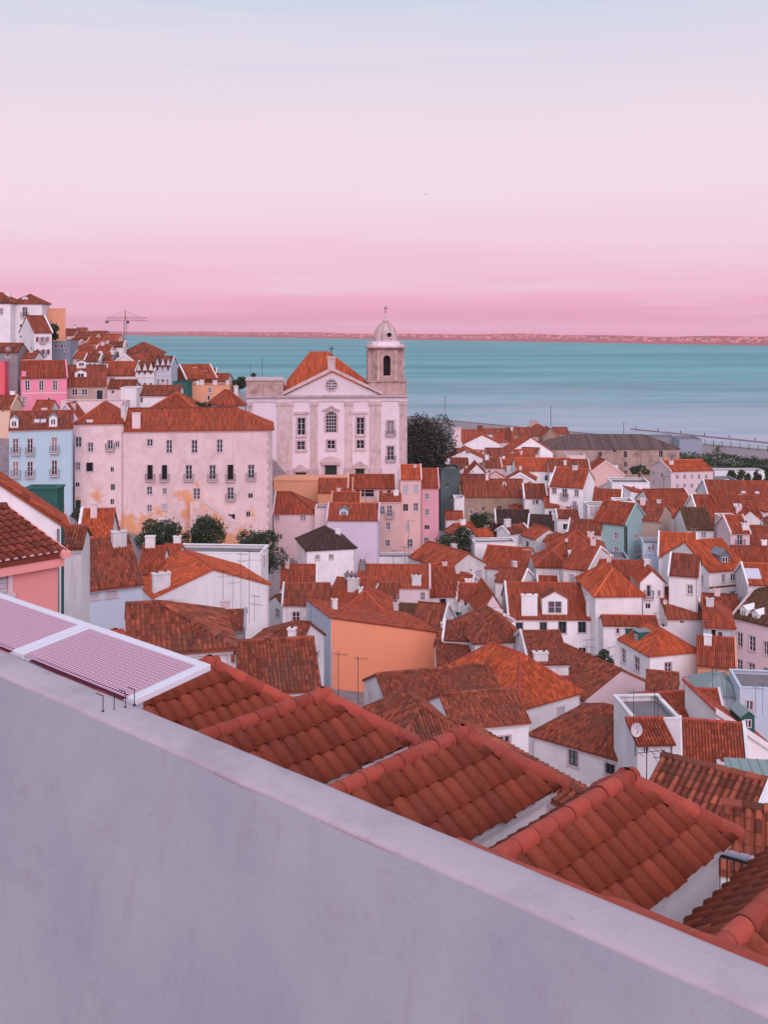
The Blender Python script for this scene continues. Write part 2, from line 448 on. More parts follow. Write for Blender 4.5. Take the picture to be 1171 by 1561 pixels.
WM = {}
def win_mesh(kind, w, h):
    """frame with glazing bars; x across, z up, y into the wall; origin at the bottom centre"""
    w = round(w, 1) or .1; h = round(h, 1) or .1
    key = (kind, w, h)
    if key in WM: return WM[key]
    m = MB(); p = MB(); fr = 'greenframe' if kind == 'g' else 'frame'
    b = .07
    if kind in ('w', 'g', 'f'):
        m.box(-w / 2, -w / 2 + b, .09, .15, 0, h); m.box(w / 2 - b, w / 2, .09, .15, 0, h)
        m.box(-w / 2 + b, w / 2 - b, .09, .15, 0, b); m.box(-w / 2 + b, w / 2 - b, .09, .15, h - b, h)
        if w > .55: m.box(-.06, .06, .087, .15, b, h - b)
        nb = 3 if h > 1.7 else (2 if h > 1.0 else 0)
        for i in range(1, nb):
            z = h * i / nb; m.box(-w / 2 + b, w / 2 - b, .1, .14, z - .025, z + .025)
        p.face([(-w / 2, .14, 0), (w / 2, .14, 0), (w / 2, .14, h), (-w / 2, .14, h)])
        pm = 'glass'
    elif kind == 's':
        nsl = max(4, int(h / .12))
        for i in range(nsl): m.box(-w / 2, w / 2, .03 + .012 * (i % 2), .1, h * i / nsl, h * (i + 1) / nsl - .012)
        p.face([(-w / 2, .12, 0), (w / 2, .12, 0), (w / 2, .12, h), (-w / 2, .12, h)]); pm = 'dark_hole'; fr = 'shutter'
    elif kind == 'd':
        for sx in (-1, 1):
            m.box(min(0, sx * (w / 2)) + .01, max(0, sx * (w / 2)) - .01, .08, .14, 0, h)
            for i in range(3):
                m.box(min(sx * .08, sx * (w / 2 - .08)), max(sx * .08, sx * (w / 2 - .08)), .06, .08, h * (i + .12) / 3, h * (i + .88) / 3)
        p.face([(-w / 2, .15, 0), (w / 2, .15, 0), (w / 2, .15, h), (-w / 2, .15, h)]); pm = 'dark_hole'; fr = 'doorgreen'
    else:                                        # 'o' / 'b': leaves swung open or an unglazed hole
        if kind == 'o':
            for sx in (-1, 1): m.box(sx * w / 2 - .04 * (sx > 0), sx * w / 2 + .04 * (sx < 0), -.38, .14, 0, h)
        else:
            m.box(-w / 2, w / 2, .1, .16, 0, .06); m.box(-.03, .03, .12, .15, .06, h)
        p.face([(-w / 2, .19, 0), (w / 2, .19, 0), (w / 2, .19, h), (-w / 2, .19, h)]); pm = 'dark_hole'
    tr = MB(); a = .12
    tr.box(-w / 2 - a, -w / 2, -.035, .02, -.0, h + a); tr.box(w / 2, w / 2 + a, -.035, .02, -.0, h + a)
    tr.box(-w / 2, w / 2, -.035, .02, h, h + a); tr.box(-w / 2 - a - .04, w / 2 + a + .04, -.09, .02, -a, 0)
    WM[key] = (m.mesh('window', fr), p.mesh('pane', pm), tr.mesh('surround', 'trim'))
    return WM[key]
BM = {}
def balcony_mesh(w, dep=.55):
    w = round(w, 1); key = (w, dep)
    if key in BM: return BM[key]
    s = MB(); s.box(-w / 2, w / 2, -dep, 0, -.14, 0)
    r = MB(); hh = 1.0
    for z in (.06, hh):
        r.box(-w / 2, w / 2, -dep, -dep + .035, z, z + .04)
        for sx in (-1, 1): r.box(sx * w / 2 - .035 * (sx > 0), sx * w / 2 + .035 * (sx < 0), -dep + .035, 0, z, z + .04)
    n = max(3, int(w / .16))
    for i in range(n + 1):
        x = -w / 2 + .0175 + (w - .035) * i / n; r.box(x - .011, x + .011, -dep + .006, -dep + .028, .1, hh)
    for sx in (-1, 1):
        for i in range(3): y = -dep * (i + .3) / 3; r.box(sx * (w / 2 - .0175) - .011, sx * (w / 2 - .0175) + .011, y - .011, y + .011, .1, hh)
    BM[key] = (s.mesh('balcony', 'trim'), r.mesh('railing', 'iron')); return BM[key]

CANAL = {}
def canal_mesh(pitch, ln):
    if 't' in CANAL: return CANAL['t'], CANAL['m']
    m = MB(); n = 8; r0, r1 = pitch * .40, pitch * .33
    for k_, (y, r) in enumerate(((0, r0), (ln + .06, r1))):
        for i in range(n + 1):
            t = math.pi * i / n; m.v.append((-math.cos(t) * r, y, math.sin(t) * r * .95 + (.028 if k_ == 0 else 0)))
        for i in range(n + 1):
            t = math.pi * i / n; q = r - .018; m.v.append((-math.cos(t) * q, y, math.sin(t) * q * .95 + (.028 if k_ == 0 else 0)))
    s = n + 1
    for i in range(n):
        m.f.append((i, i + 1, 2 * s + i + 1, 2 * s + i)); m.f.append((s + i, 3 * s + i, 3 * s + i + 1, s + i + 1)); m.f.append((i, s + i, s + i + 1, i + 1)); m.m += [0, 0, 0]
    e = MB(); q = r0 - .02
    e.face([(-math.cos(math.pi * i / 8) * q, .015, math.sin(math.pi * i / 8) * q * .95 + .02) for i in range(9)])
    e.face([(-math.cos(math.pi * i / 8) * q, .06, math.sin(math.pi * i / 8) * q * .95 + .02) for i in range(9)])
    CANAL['t'] = m.mesh('tile', 'canaltile', True); CANAL['m'] = e.mesh('mortar_end', 'mortar'); return CANAL['t'], CANAL['m']
def slope_axes(poly):
    p = [Vector(q) for q in poly]; e = (p[1] - p[0]).normalized(); nrm = e.cross(p[2] - p[0]).normalized()
    if nrm.z < 0: nrm = -nrm
    up = nrm.cross(e); up = up if up.z > 0 else -up
    return p, e, up, nrm
def slope_columns(poly, pitch):
    p, e, up, nrm = slope_axes(poly)
    q2 = [((q - p[0]).dot(e), (q - p[0]).dot(up)) for q in p]; L_ = (p[1] - p[0]).length
    n = int(round(L_ / pitch)); pw = L_ / n; out = []
    for c in range(n):
        ac = (c + .5) * pw; hits = []
        for i in range(len(q2)):
            (x1, y1), (x2, y2) = q2[i], q2[(i + 1) % len(q2)]
            if (x1 - ac) * (x2 - ac) <= 0 and abs(x2 - x1) > 1e-6: hits.append(y1 + (y2 - y1) * (ac - x1) / (x2 - x1))
        if len(hits) > 1: out.append((ac, min(hits), max(hits)))
    return p[0], e, up, nrm, pw, out
def piece(name, me, parent, o, e, up, nrm, sy=1.0, sx=1.0):
    ob = bpy.data.objects.new(name, me); COL.objects.link(ob); ob.parent = parent
    ob.matrix_local = Matrix(((e.x * sx, up.x * sy, nrm.x, o.x), (e.y * sx, up.y * sy, nrm.y, o.y), (e.z * sx, up.z * sy, nrm.z, o.z), (0, 0, 0, 1)))
    return ob
def canal_tiles(ro, sl, pitch, ln):
    tm, em = canal_mesh(pitch, ln)
    o, e, up, nrm, pw, cols = slope_columns(sl, pitch)
    for ac, b0, b1 in cols:
        k = max(1, int((b1 - b0) / ln + .5))
        for r_ in range(k):
            t = piece('tile', tm, ro, o + e * (ac + random.uniform(-.008, .008)) + up * (b0 - .06 + r_ * ln + random.uniform(-.012, .012)) + nrm * .012, e, up, nrm)
        piece('mortar_end', em, ro, o + e * ac + up * (b0 - .06) + nrm * .012, e, up, nrm)

HOUSES = []
def H(label, x0, x1, ye, Y, phi, d, h, roof, rise=2.0, wall='white', tile='red', W=(), chim=(), dorm=(), verge='', group=None,
      over=.28, sky=(), name='house', cat='house', gablets=None, corner=None, band=None, skin=None, tileobj=False):
    f = Frame(x0, Y, phi)
    k1 = (x1 - CX) / F
    w = (k1 * f.Y - f.X) / (f.c - k1 * f.s)
    ze = CZ - (ye - HY) / F * Y
    hs = dict(locals()); HOUSES.append(hs)
    hs['zb'] = ze - h; hs['ctr'] = f.pt(w / 2, d / 2); hs['crn'] = [f.pt(0, 0), f.pt(w, 0), f.pt(w, d), f.pt(0, d)]
    return hs

PLAIN_FRONT = ('blank', 'orange-walled', 'many aerials', 'salmon', 'lilac', 'parapet', 'veranda', 'stair block', 'netted', 'cube', 'lean-to', 'warehouse', 'quay', 'derelict', 'shed', 'chimney house', 'hall', 'red verge strip')
def incidental(s):
    """verges, a chimney, small windows and a drainpipe where the photograph's houses have them but the list does not say so"""
    rn = random.Random(int(s['x0'] * 31 + s['ye'] * 17)); f, w, d, h, Y = s['f'], s['w'], s['d'], s['h'], s['Y']
    if s['roof'] in ('gx', 'hipL', 'hipR') and not s['verge'] and Y < 270:
        v = ''
        if s['roof'] != 'hipL' and rn.random() < .5: v += 'L'
        if s['roof'] != 'hipR' and rn.random() < .5: v += 'R'
        s['verge'] = v
    if s['roof'] == 'gy' and not s['verge'] and rn.random() < .35 and Y > 60: s['verge'] = 'F'
    s['xch'] = []
    if not s['chim'] and s['roof'] not in ('flat', 'shedF') and Y > 70 and rn.random() < .42:
        s['xch'].append((rn.uniform(.15, .85), rn.uniform(.25, .7), rn.uniform(.5, 1.1), rn.uniform(.7, 1.3)))
    s['xw'] = []
    if not s['W'] and Y < 280 and w > 2.6 and Y > 60 and not any(k in s['label'] for k in PLAIN_FRONT):
        n = 1 if w < 5 else (2 if w < 9 else 3)
        for i in range(n):
            if rn.random() < .8: s['xw'].append((w * (i + .5 + rn.uniform(-.18, .18)) / n, h - (s['rise'] if s['roof'] == 'shedR' else 0) - rn.uniform(1.9, 2.4), rn.choice((.7, .9, 1.0)), rn.choice((1.0, 1.2, 1.3)), rn.choice('wwwgsb')))
    s['xws'] = []
    sd = 'R' if f.phi < R(-9) else ('L' if f.phi > R(9) else None)
    if sd and 60 < Y < 240 and d > 3.5 and not any(len(q) > 5 and q[5] == sd for q in s['W']) and not any(k in s['label'] for k in PLAIN_FRONT) and s['roof'] not in ('shedR', 'flat'):
        for row in range(2 if h > 6 else 1):
            for i in range(1 if d < 6 else 2):
                if rn.random() < .6: s['xws'].append((sd, d * (i + .5 + rn.uniform(-.15, .15)) / (1 if d < 6 else 2), h - 1.9 - 2.7 * row, rn.choice((.6, .8, .9)), rn.choice((.9, 1.2, 1.4)), rn.choice('wwwsbg')))
    s['pipe'] = rn.choice((None, 'L', 'R', 'R')) if Y < 190 and s['roof'] not in ('flat',) else None

def build_house(s, ground):
    incidental(s)
    f, w, d, h, Y = s['f'], s['w'], s['d'], s['h'], s['Y']; kind = s['roof']; rise = s['rise']
    root = empty(s['name'], (f.X, f.Y, s['zb']), f.phi); tag(root, s['label'], s['cat'], s['group'])
    ext = -(min(ground(*c) for c in s['crn']) - s['zb'] - .5); ext = max(ext, .3); ext = min(ext, 25)
    o = s['over'] if kind != 'flat' else 0
    slopes, ridges, zf, gab = roof_shape(kind, w, d, h, rise, o, .12)
    zb = s['zb']
    # openings
    ops = {'F': [], 'L': [], 'R': []}; todo = []
    for q in s['W']:
        x, y, ww, hh = q[:4]; kd = q[4] if len(q) > 4 else 'w'; sd = q[5] if len(q) > 5 else 'F'
        if sd == 'F': (u0, za), (u1, zc) = f.uv(x - ww / 2, y + hh / 2), f.uv(x + ww / 2, y - hh / 2); ln = w
        else:
            tt = 0 if sd == 'L' else w
            (u0, za), (u1, zc) = f.uvside(x - ww / 2, y + hh / 2, tt), f.uvside(x + ww / 2, y - hh / 2, tt); ln = d
        if u0 > u1: u0, u1 = u1, u0
        uc = (u0 + u1) / 2; wd = min(max(round(u1 - u0, 1), .3), 3.5); hd = max(round(zc - za, 1), .4); zm = (za + zc) / 2 - hd / 2 - zb
        top = h - (rise if kind == 'shedR' else 0)
        if uc - wd / 2 < .08 or uc + wd / 2 > ln - .08:
            uc = min(max(uc, wd / 2 + .12), ln - wd / 2 - .12)
            if ln < wd + .24: continue
        rect = (uc - wd / 2, uc + wd / 2, zm, zm + hd)
        inside = zm + hd < top - .05 and zm > -ext + .1
        if inside and not any(rect[0] < r_[1] + .02 and rect[1] > r_[0] - .02 and rect[2] < r_[3] + .02 and rect[3] > r_[2] - .02 for r_ in ops[sd]):
            ops[sd].append(rect); todo.append((kd, uc, zm, wd, hd, sd, 0))
        elif kind in ('gy', 'gx', 'shedR'):
            todo.append((kd, uc, zm, wd, hd, sd, 1))
    for uc, zm, wd, hd, kd in s['xw']:
        rect = (uc - wd / 2, uc + wd / 2, zm, zm + hd)
        if rect[0] > .3 and rect[1] < w - .3 and not ops['F'][0:0] and not any(rect[0] < r_[1] + .2 and rect[1] > r_[0] - .2 for r_ in ops['F']): ops['F'].append(rect); todo.append((kd, uc, zm, wd, hd, 'F', 0))
    for sd, uc, zm, wd, hd, kd in s['xws']:
        rect = (uc - wd / 2, uc + wd / 2, zm, zm + hd)
        if rect[0] > .3 and rect[1] < d - .3 and zm > -ext + .3 and not any(rect[0] < r_[1] + .2 and rect[1] > r_[0] - .2 and rect[2] < r_[3] + .2 and rect[3] > r_[2] - .2 for r_ in ops[sd]): ops[sd].append(rect); todo.append((kd, uc, zm, wd, hd, sd, 0))
    # walls
    mb = MB(); lo = -ext; top = h
    tF = h - rise if kind == 'shedR' else h
    wall_face(mb, lambda u, z: (u, 0, z), (0, 1, 0), w, lo, tF, ops['F'])
    wall_face(mb, lambda u, z: (0, u, z), (1, 0, 0), d, lo, h, ops['L'])
    wall_face(mb, lambda u, z: (w, u, z), (-1, 0, 0), d, lo, tF, ops['R'])
    wall_face(mb, lambda u, z: (u, d, z), (0, -1, 0), w, lo, tF, [])
    if 'L' in gab: mb.face([(0, 0, h), (0, d, h), (0, d / 2, h + rise)])
    if 'R' in gab: mb.face([(w, 0, h), (w, d, h), (w, d / 2, h + rise)])
    if 'F' in gab: mb.face([(0, 0, h), (w, 0, h), (w / 2, 0, h + rise)])
    if 'B' in gab: mb.face([(0, d, h), (w, d, h), (w / 2, d, h + rise)])
    if 'S' in gab:
        mb.face([(0, 0, tF), (w, 0, tF), (0, 0, h)]); mb.face([(0, d, tF), (w, d, tF), (0, d, h)])
    if 'T' in gab:
        mb.face([(0, 0, h), (0, d, h), (0, d, h + rise)]); mb.face([(w, 0, h), (w, d, h), (w, d, h + rise)]); mb.face([(0, d, h), (w, d, h), (w, d, h + rise), (0, d, h + rise)])
    wo = mb.build('wall', s['wall'], root)
    if s['skin']:
        m = MB(); sd, sm = s['skin']
        if sd == 'L': m.box(-.06, -.003, -.06, d + .02, lo, h - .02)
        else: m.box(w + .003, w + .06, -.06, d + .02, lo, tF - .02)
        m.build('side_wall', sm, root)
    # openings' furniture
    for kd, uc, zm, wd, hd, sd, proud in todo:
        me, pn, tr = win_mesh({'fo': 'o'}.get(kd, kd), wd, hd)
        off = -.17 if proud else 0
        loc, rz = {'F': ((uc, off, zm), 0), 'R': ((w - off, uc, zm), R(90)), 'L': ((off, uc, zm), R(-90))}[sd]
        nm = 'door' if kd == 'd' else 'window'
        wi = link(nm, me, root, loc, rz); link('pane' if nm == 'window' else 'door_recess', pn, wi)
        if kd != 'b' and Y < 240 and not proud: link('surround', tr, wi)
        if kd in ('f', 'fo') and Y < 240:
            a, b = balcony_mesh(max(1.2, wd + .6))
            bo = link('balcony', a, root, loc, rz); bo.location.z -= .125
            bo.location += Vector({'F': (0, -.002, 0), 'R': (.002, 0, 0), 'L': (-.002, 0, 0)}[sd])
            link('railing', b, bo)
    # roof
    if kind == 'flat':
        m = MB(); m.box(.25, w - .25, .25, d - .25, h - .6, h - .35); ro = m.build('roof', 'concrete', root)
        m = MB()
        for a in ((-.06, w + .06, -.06, .24), (-.06, w + .06, d - .24, d + .06)): m.box(a[0], a[1], a[2], a[3], h, h + .1)
        for a in ((-.06, .24), (w - .24, w + .06)): m.box(a[0], a[1], .24, d - .24, h, h + .1)
        m.build('parapet_coping', s['wall'], root)
    else:
        m = MB()
        for sl in slopes:
            n = len(sl); k = len(m.v); m.v += sl; m.v += [(x, y, z - .14) for x, y, z in sl]
            m.f.append(tuple(k + i for i in range(n))); m.m.append(0)
            for i in range(n): m.f.append((k + i, k + (i + 1) % n, k + n + (i + 1) % n, k + n + i)); m.m.append(0)
        ro = m.build('roof', s['tile'] if s['tile'] != 'greenmetal' else 'greenmetal', root)
        m = MB()
        if s['tile'] == 'greenmetal':
            for sl in slopes: tile_strips(m, sl, .5, 0, 2, .05, wid=.16)
            m.build('standing_seams', 'greenmetal', ro)['kind'] = 'stuff'
        else:
            for si, sl in enumerate(slopes):
                if s['tileobj'] and si == 0: canal_tiles(ro, sl, .22, .38); continue
                if Y < 62: tile_strips(m, sl, .22, .4, 5, .085)
                elif Y < 128: tile_strips(m, sl, .22, .42, 3, .08)
                elif Y < 200: tile_strips(m, sl, .24, 1.3, 3, .085, lift=.03)
                elif Y < 270: tile_strips(m, sl, .32, 2.2, 2, .1, lift=.03)
                else: tile_strips(m, sl, .5, 0, 2, .12)
            if m.f: m.build('roof_tiles', s['tile'], ro)['kind'] = 'stuff'
            m = MB(); ridge_caps(m, ridges, .15 if Y < 150 else .19, .42 if Y < 130 else 0)
            if m.f: m.build('ridge_caps', 'captile' if s['tile'] in ('red', 'orangetile') and Y < 140 else s['tile'], ro)['kind'] = 'stuff'
        # cornice under the eaves
        if Y < 215 and kind in ('gx', 'hip', 'hipL', 'hipR'):
            m = MB(); m.box(-.1, w + .1, -.16, -.002, h - .42, h - .2); m.build('cornice', 'trim' if s['wall'] in ('pink', 'blue', 'palazzo') else s['wall'], root)
    # raised verges
    for v in s['verge']:
        m = MB(); th = .24
        if v in 'LR' and kind in ('gx', 'hipL', 'hipR'):
            xx = (-th / 2 - .06) if v == 'L' else w - th / 2 + .06
            for y0, z0, y1, z1 in ((-.35, h - .1 - .35 * rise / (d / 2), d / 2, h + rise + .1), (d + .35, h - .1 - .35 * rise / (d / 2), d / 2, h + rise + .1)):
                a = [(xx, y0, z0), (xx + th, y0, z0), (xx + th, y1, z1 - .2), (xx, y1, z1 - .2)]
                b = [(x, y, z + (.14 if s['tileobj'] else .36)) for x, y, z in a]
                m.face(a); m.face(b)
                for i in range(4): m.face([a[i], a[(i + 1) % 4], b[(i + 1) % 4], b[i]])
        elif v == 'F' and kind == 'gy':
            for x0_, z0, x1_, z1 in ((-.3, h - .45, w / 2, h + rise), (w + .3, h - .45, w / 2, h + rise)):
                a = [(x0_, -.2, z0), (x0_, .14, z0), (x1_, .14, z1 - .2), (x1_, -.2, z1 - .2)]; b = [(x, y, z + .46) for x, y, z in a]
                m.face(a); m.face(b)
                for i in range(4): m.face([a[i], a[(i + 1) % 4], b[(i + 1) % 4], b[i]])
        elif v == 'F' and kind == 'shedR':
            a = [(-.1, -.25, h - .2), (-.1, .1, h - .2), (w + .2, .1, h - rise - .3), (w + .2, -.25, h - rise - .3)]; b = [(x, y, z + .48) for x, y, z in a]
            m.face(a); m.face(b)
            for i in range(4): m.face([a[i], a[(i + 1) % 4], b[(i + 1) % 4], b[i]])
        if m.f: m.build('verge_coping', s['wall'] if s['wall'] not in ('brownred', 'orange') else 'white', root)
    # chimneys: (x, y_top, width px, height px, depth fraction)
    for q in s['chim']:
        x, yt, wp, hp, vf = q[:5]; cm = q[5] if len(q) > 5 else 'white'
        t, zt = f.uv(x, yt, vf * d); sc = (f.Y + vf * d) / F; cw = wp * sc; cd = min(cw, .8)
        t = min(max(t, cw / 2 + .05), w - cw / 2 - .05); zt -= zb; sy = min(max(vf * d, cd / 2 + .05), d - cd / 2 - .05)
        zl = min(zf(t, sy), zt - .4) - .5
        m = MB(); m.box(t - cw / 2, t + cw / 2, sy - cd / 2, sy + cd / 2, zl, zt - .12)
        m.box(t - cw / 2 - .07, t + cw / 2 + .07, sy - cd / 2 - .07, sy + cd / 2 + .07, zt - .12, zt)
        co = m.build('chimney', cm, root)
        m = MB()
        for i in range(2 if cw > .9 else 1):
            cx = t + ((i - .5) * cw * .5 if cw > .9 else 0); m.lathe([(.13, zt), (.11, zt + .3), (.15, zt + .34)], 8, (cx, sy))
        m.build('chimney_pot', 'brown', co)
    for ut, us, cw, chh in s['xch']:
        t, sy = max(.6, ut * w) if w > 1.4 else w / 2, us * d; zt = zf(t, sy) + chh; m = MB()
        m.box(t - cw / 2, t + cw / 2, sy - .3, sy + .3, zf(t, sy) - .7, zt - .1); m.box(t - cw / 2 - .06, t + cw / 2 + .06, sy - .36, sy + .36, zt - .1, zt); co = m.build('chimney', random.choice(('white', 'pinkwhite', 'whiteclean')), root)
        if random.random() < .6: m = MB(); m.lathe([(.12, zt), (.1, zt + .25), (.14, zt + .28)], 8, (t, sy)); m.build('chimney_pot', 'brown', co)
    if s['pipe']:
        xp = .12 if s['pipe'] == 'L' else w - .12; m = MB(); m.tube((xp, -.09, -ext), (xp, -.09, (tF if s['pipe'] == 'R' else tF) - .25), .05, n=6); m.build('drainpipe', random.choice(('zinc', 'shutter', 'trim')), root)
    # dormers: (x, y_bottom, width px, height px, depth fraction, wall material, roof material, window kind)
    for q in s['dorm']:
        x, yb, wp, hp, vf = q[:5]; wm = q[5] if len(q) > 5 else s['wall']; rm = q[6] if len(q) > 6 else s['tile']; sd = q[7] if len(q) > 7 else 'F'
        if sd == 'F':
            t, z0 = f.uv(x, yb, vf * d); sc = (f.Y + vf * d) / F
        else:
            t, z0 = f.uvside(x, yb, vf * w); sc = (f.Y + t * f.c) / F
        dw, dh = wp * sc, hp * sc; z0 -= zb; z1 = z0 + dh * .72; zr = z0 + dh; y0 = vf * d
        ln = 2.2
        dmm = MB()
        if sd == 'F':
            dmm.box(-dw / 2, dw / 2, 0, ln, -.6, dh * .72)
            dmm.prism([(-dw / 2, dh * .72), (dw / 2, dh * .72), (0, dh)], .001, ln)
            do = dmm.build('dormer', wm, root, (t, y0, z0))
        else:
            dmm.box(-dw / 2, dw / 2, 0, ln, -.6, dh * .8)
            do = dmm.build('dormer', wm, root, (vf * w, t, z0), R(-90))
        m = MB()
        if sd == 'F':
            for sx in (-1, 1):
                a = [(sx * (dw / 2 + .12), -.15, dh * .72 - .06), (sx * (dw / 2 + .12), ln, dh * .72 - .06), (0, ln, dh + .03), (0, -.15, dh + .03)]
                m.face(a); m.face([(x_, y_, z_ + .09) for x_, y_, z_ in a]); b = [(x_, y_, z_ + .09) for x_, y_, z_ in a]
                for i in range(4): m.face([a[i], a[(i + 1) % 4], b[(i + 1) % 4], b[i]])
        else: m.box(-dw / 2 - .1, dw / 2 + .1, -.12, ln, dh * .8, dh * .8 + .08)
        m.build('dormer_roof', rm, do)
        me, pn, tr = win_mesh('w', max(.4, dw * .55), max(.5, dh * .5))
        wi = link('dormer_window', me, do, (0, -.16, dh * .1)); WM.setdefault('dw', []).append(wi)
        m = MB(); a = max(.4, dw * .55) / 2; m.face([(-a, -.02, dh * .1), (a, -.02, dh * .1), (a, -.02, dh * .1 + max(.5, dh * .5)), (-a, -.02, dh * .1 + max(.5, dh * .5))]); m.build('dormer_pane', 'glass', do)
    # skylights: (x, y, width px, height px, depth fraction)
    for x, y, wp, hp, vf in s['sky']:
        t, z = f.uv(x, y, vf * d); sc = (f.Y + vf * d) / F; a = wp * sc / 2; z = zf(t, vf * d)
        k = (zf(t, vf * d + .1) - zf(t, vf * d - .1)) / .2
        ln = max(.5, hp * sc * 1.4)
        m = MB(); pts = [(t - a, vf * d, z), (t + a, vf * d, z), (t + a, vf * d + ln, z + k * ln), (t - a, vf * d + ln, z + k * ln)]
        m.face([(x_, y_, z_ + .16) for x_, y_, z_ in pts])
        for i in range(4): p0, p1 = pts[i], pts[(i + 1) % 4]; m.face([p0, p1, (p1[0], p1[1], p1[2] + .16), (p0[0], p0[1], p0[2] + .16)])
        m.build('skylight', 'skylight', root)
    # a row of little pointed gables along the top of the facade
    if s['gablets']:
        n, gh = s['gablets']
        for i in range(n):
            m = MB(); gw = w / n; m.prism([(gw * i + .1, h - .1), (gw * (i + 1) - .1, h - .1), (gw * (i + .5), h + gh)], -.12, 1.6); m.build('gablet', s['wall'], root)
            m = MB()
            for sx in (-1, 1):
                xa, xb = gw * (i + .5) + sx * (gw / 2 - .02), gw * (i + .5)
                a = [(xa, -.25, h - .08), (xa, 1.7, h - .08), (xb, 1.7, h + gh + .08), (xb, -.25, h + gh + .08)]; m.face(a); m.face([(x_, y_, z_ + .09) for x_, y_, z_ in a])
            m.build('gablet_roof', s['tile'], root)
    if s['corner']:
        m = MB(); a = .35; m.box(w - a, w + .02, -.02, a, -ext, h - .1) if s['corner'][0] == 'R' else m.box(-.02, a, -.02, a, -ext, h - .1)
        m.build('corner_strip', s['corner'][1], root)
    if s['band']:
        for y_, bm in s['band']:
            t_, z_ = f.uv(s['x0'], y_); z_ -= zb; m = MB(); m.box(-.02, w + .02, -.05, 0, z_ - .12, z_ + .12); m.build('string_course', bm, root)
    return root
# ---------------------------------------------------------------- the town, house by house
# H(label, x0, x1, eave y, distance, turn, depth, height, roof, rise, wall, tile, windows...) : photo pixels on the wall plane, metres otherwise
# hill on the left, far
HG = 'houses on the far left hill'
H('white hip-roofed house at the hilltop beside the peach tower house', 16, 64, 462, 235, 4, 7, 8, 'hip', 1.9, 'whiteclean', 'brown', [(38, 476, 7, 14, 'f')], dorm=[(38, 461, 9, 9, .18)])
H('white hilltop house with brown hip roof cut by the picture edge', -32, 16, 461, 232, 0, 8, 8, 'hip', 2.1, 'whiteclean', 'brown', [(2, 475, 4, 9)])
H('peach flat-topped tower house on the hilltop', 66, 100, 471, 240, 18, 6, 10, 'flat', 0, 'peach', 'red', [(77, 492, 4, 7), (69, 482, 3, 5, 'b')])
H('white house with tall blank gable side and balconied front under the hilltop', 52, 79, 506, 215, 32, 12, 6, 'gx', 3.2, 'whiteclean', 'brown',
  [(57, 518, 4, 8), (65, 518, 4, 8, 'f'), (73, 518, 4, 8), (57, 537, 4, 8), (66, 537, 4, 8, 'f'), (74, 537, 4, 8), (10, 497, 3, 4, 'b', 'L'), (17, 513, 3, 3, 'b', 'L')])
H('small grey-white house with dormer above the pink house', -8, 27, 536, 208, 0, 6, 5, 'gx', 1.5, 'grey', 'brown', [(12, 541, 6, 8)], dorm=[(12, 536, 8, 9, .05)])
H('low roof with white walls between the grey dormer house and the pink house', 24, 52, 546, 210, 0, 6, 4, 'gx', 1.2, 'white', 'brown')
H('bright pink house with paired white windows and white verge', 33, 102, 575, 199, 20, 9, 10, 'gx', 2.8, 'pink', 'red',
  [(42, 588, 7, 15), (63, 588, 7, 15), (84, 588, 7, 15), (37, 611, 5, 12), (75, 611, 4, 8)], chim=[(29, 566, 6, 30, .05, 'pink')], verge='R', band=[(600, 'palepink')])
H('coral red block behind the bright pink house', -30, 7, 552, 206, 0, 6, 12, 'flat', 0, 'coral', 'red')
H('small brown-roofed house against the pink house gable', -20, 17, 622, 186, 0, 6, 4, 'gx', 1.9, 'cream', 'brown', [(5, 626, 3, 4, 'b')])
H('grey-beige house with big brown roof and two dormers beside the pink house', 101, 162, 588, 205, 15, 11, 5, 'gx', 3.6, 'beige', 'brown',
  [(114, 598, 8, 9), (129, 598, 8, 9), (152, 602, 9, 14, 'd')], dorm=[(123, 577, 18, 13, .2, 'white'), (124, 559, 14, 10, .42, 'white')])
H('long low white wall house below the grey-beige house', 93, 190, 612, 190, 0, 4, 5, 'flat', 0, 'pinkwhite', 'red', [(107, 618, 3, 5, 'b')])
H('small white house with red roof between blue house and pink house', 48, 75, 627, 183, 0, 6, 4, 'gx', 1.6, 'white', 'red')
# the distant jumble on the hill's flank
H('pinkish distant house at the foot of the peach tower house', 95, 113, 510, 262, 0, 6, 6, 'gx', 1.3, 'palepink', 'brown', [(100, 515, 3, 5, 'b')], group=HG)
H('distant cream house with brown roof topping the flank of the hill', 110, 142, 516, 262, -5, 7, 6, 'gx', 1.5, 'cream', 'brown', [(120, 520, 3, 4, 'b'), (130, 520, 3, 4, 'b')], group=HG)
H('distant cream house with low red roof on the flank of the hill', 132, 157, 523, 250, 0, 6, 5, 'gx', 1.1, 'cream', 'red', [(140, 528, 3, 4, 'b')], group=HG)
H('blue-grey flat-roofed building with terrace on the left hill', 79, 107, 521, 226, 0, 6, 8, 'flat', 0, 'bluegrey', 'red', [(85, 528, 4, 6), (94, 528, 4, 6), (101, 534, 3, 5)])
H('pink-walled house with shallow brown hip roof on the left hill', 97, 149, 537, 235, 0, 8, 6, 'hip', 1.7, 'pinkwhite', 'brown')
H('small white house with red lean roof beside the brown hip roof', 146, 166, 534, 238, 0, 6, 6, 'gx', 1.2, 'pinkwhite', 'red', [(156, 540, 3, 5, 'b')])
H('small white house with flat front below the tower crane', 163, 188, 528, 245, 5, 6, 6, 'gx', 1.0, 'white', 'brown', [(174, 531, 5, 4), (168, 538, 3, 4, 'b'), (180, 538, 3, 4, 'b')])
H('cream house with broad brown hip roof below the tower crane', 186, 233, 538, 250, -6, 9, 5, 'hip', 2.3, 'cream', 'brown', [(216, 542, 3, 6, 'b'), (226, 542, 3, 6, 'b')])
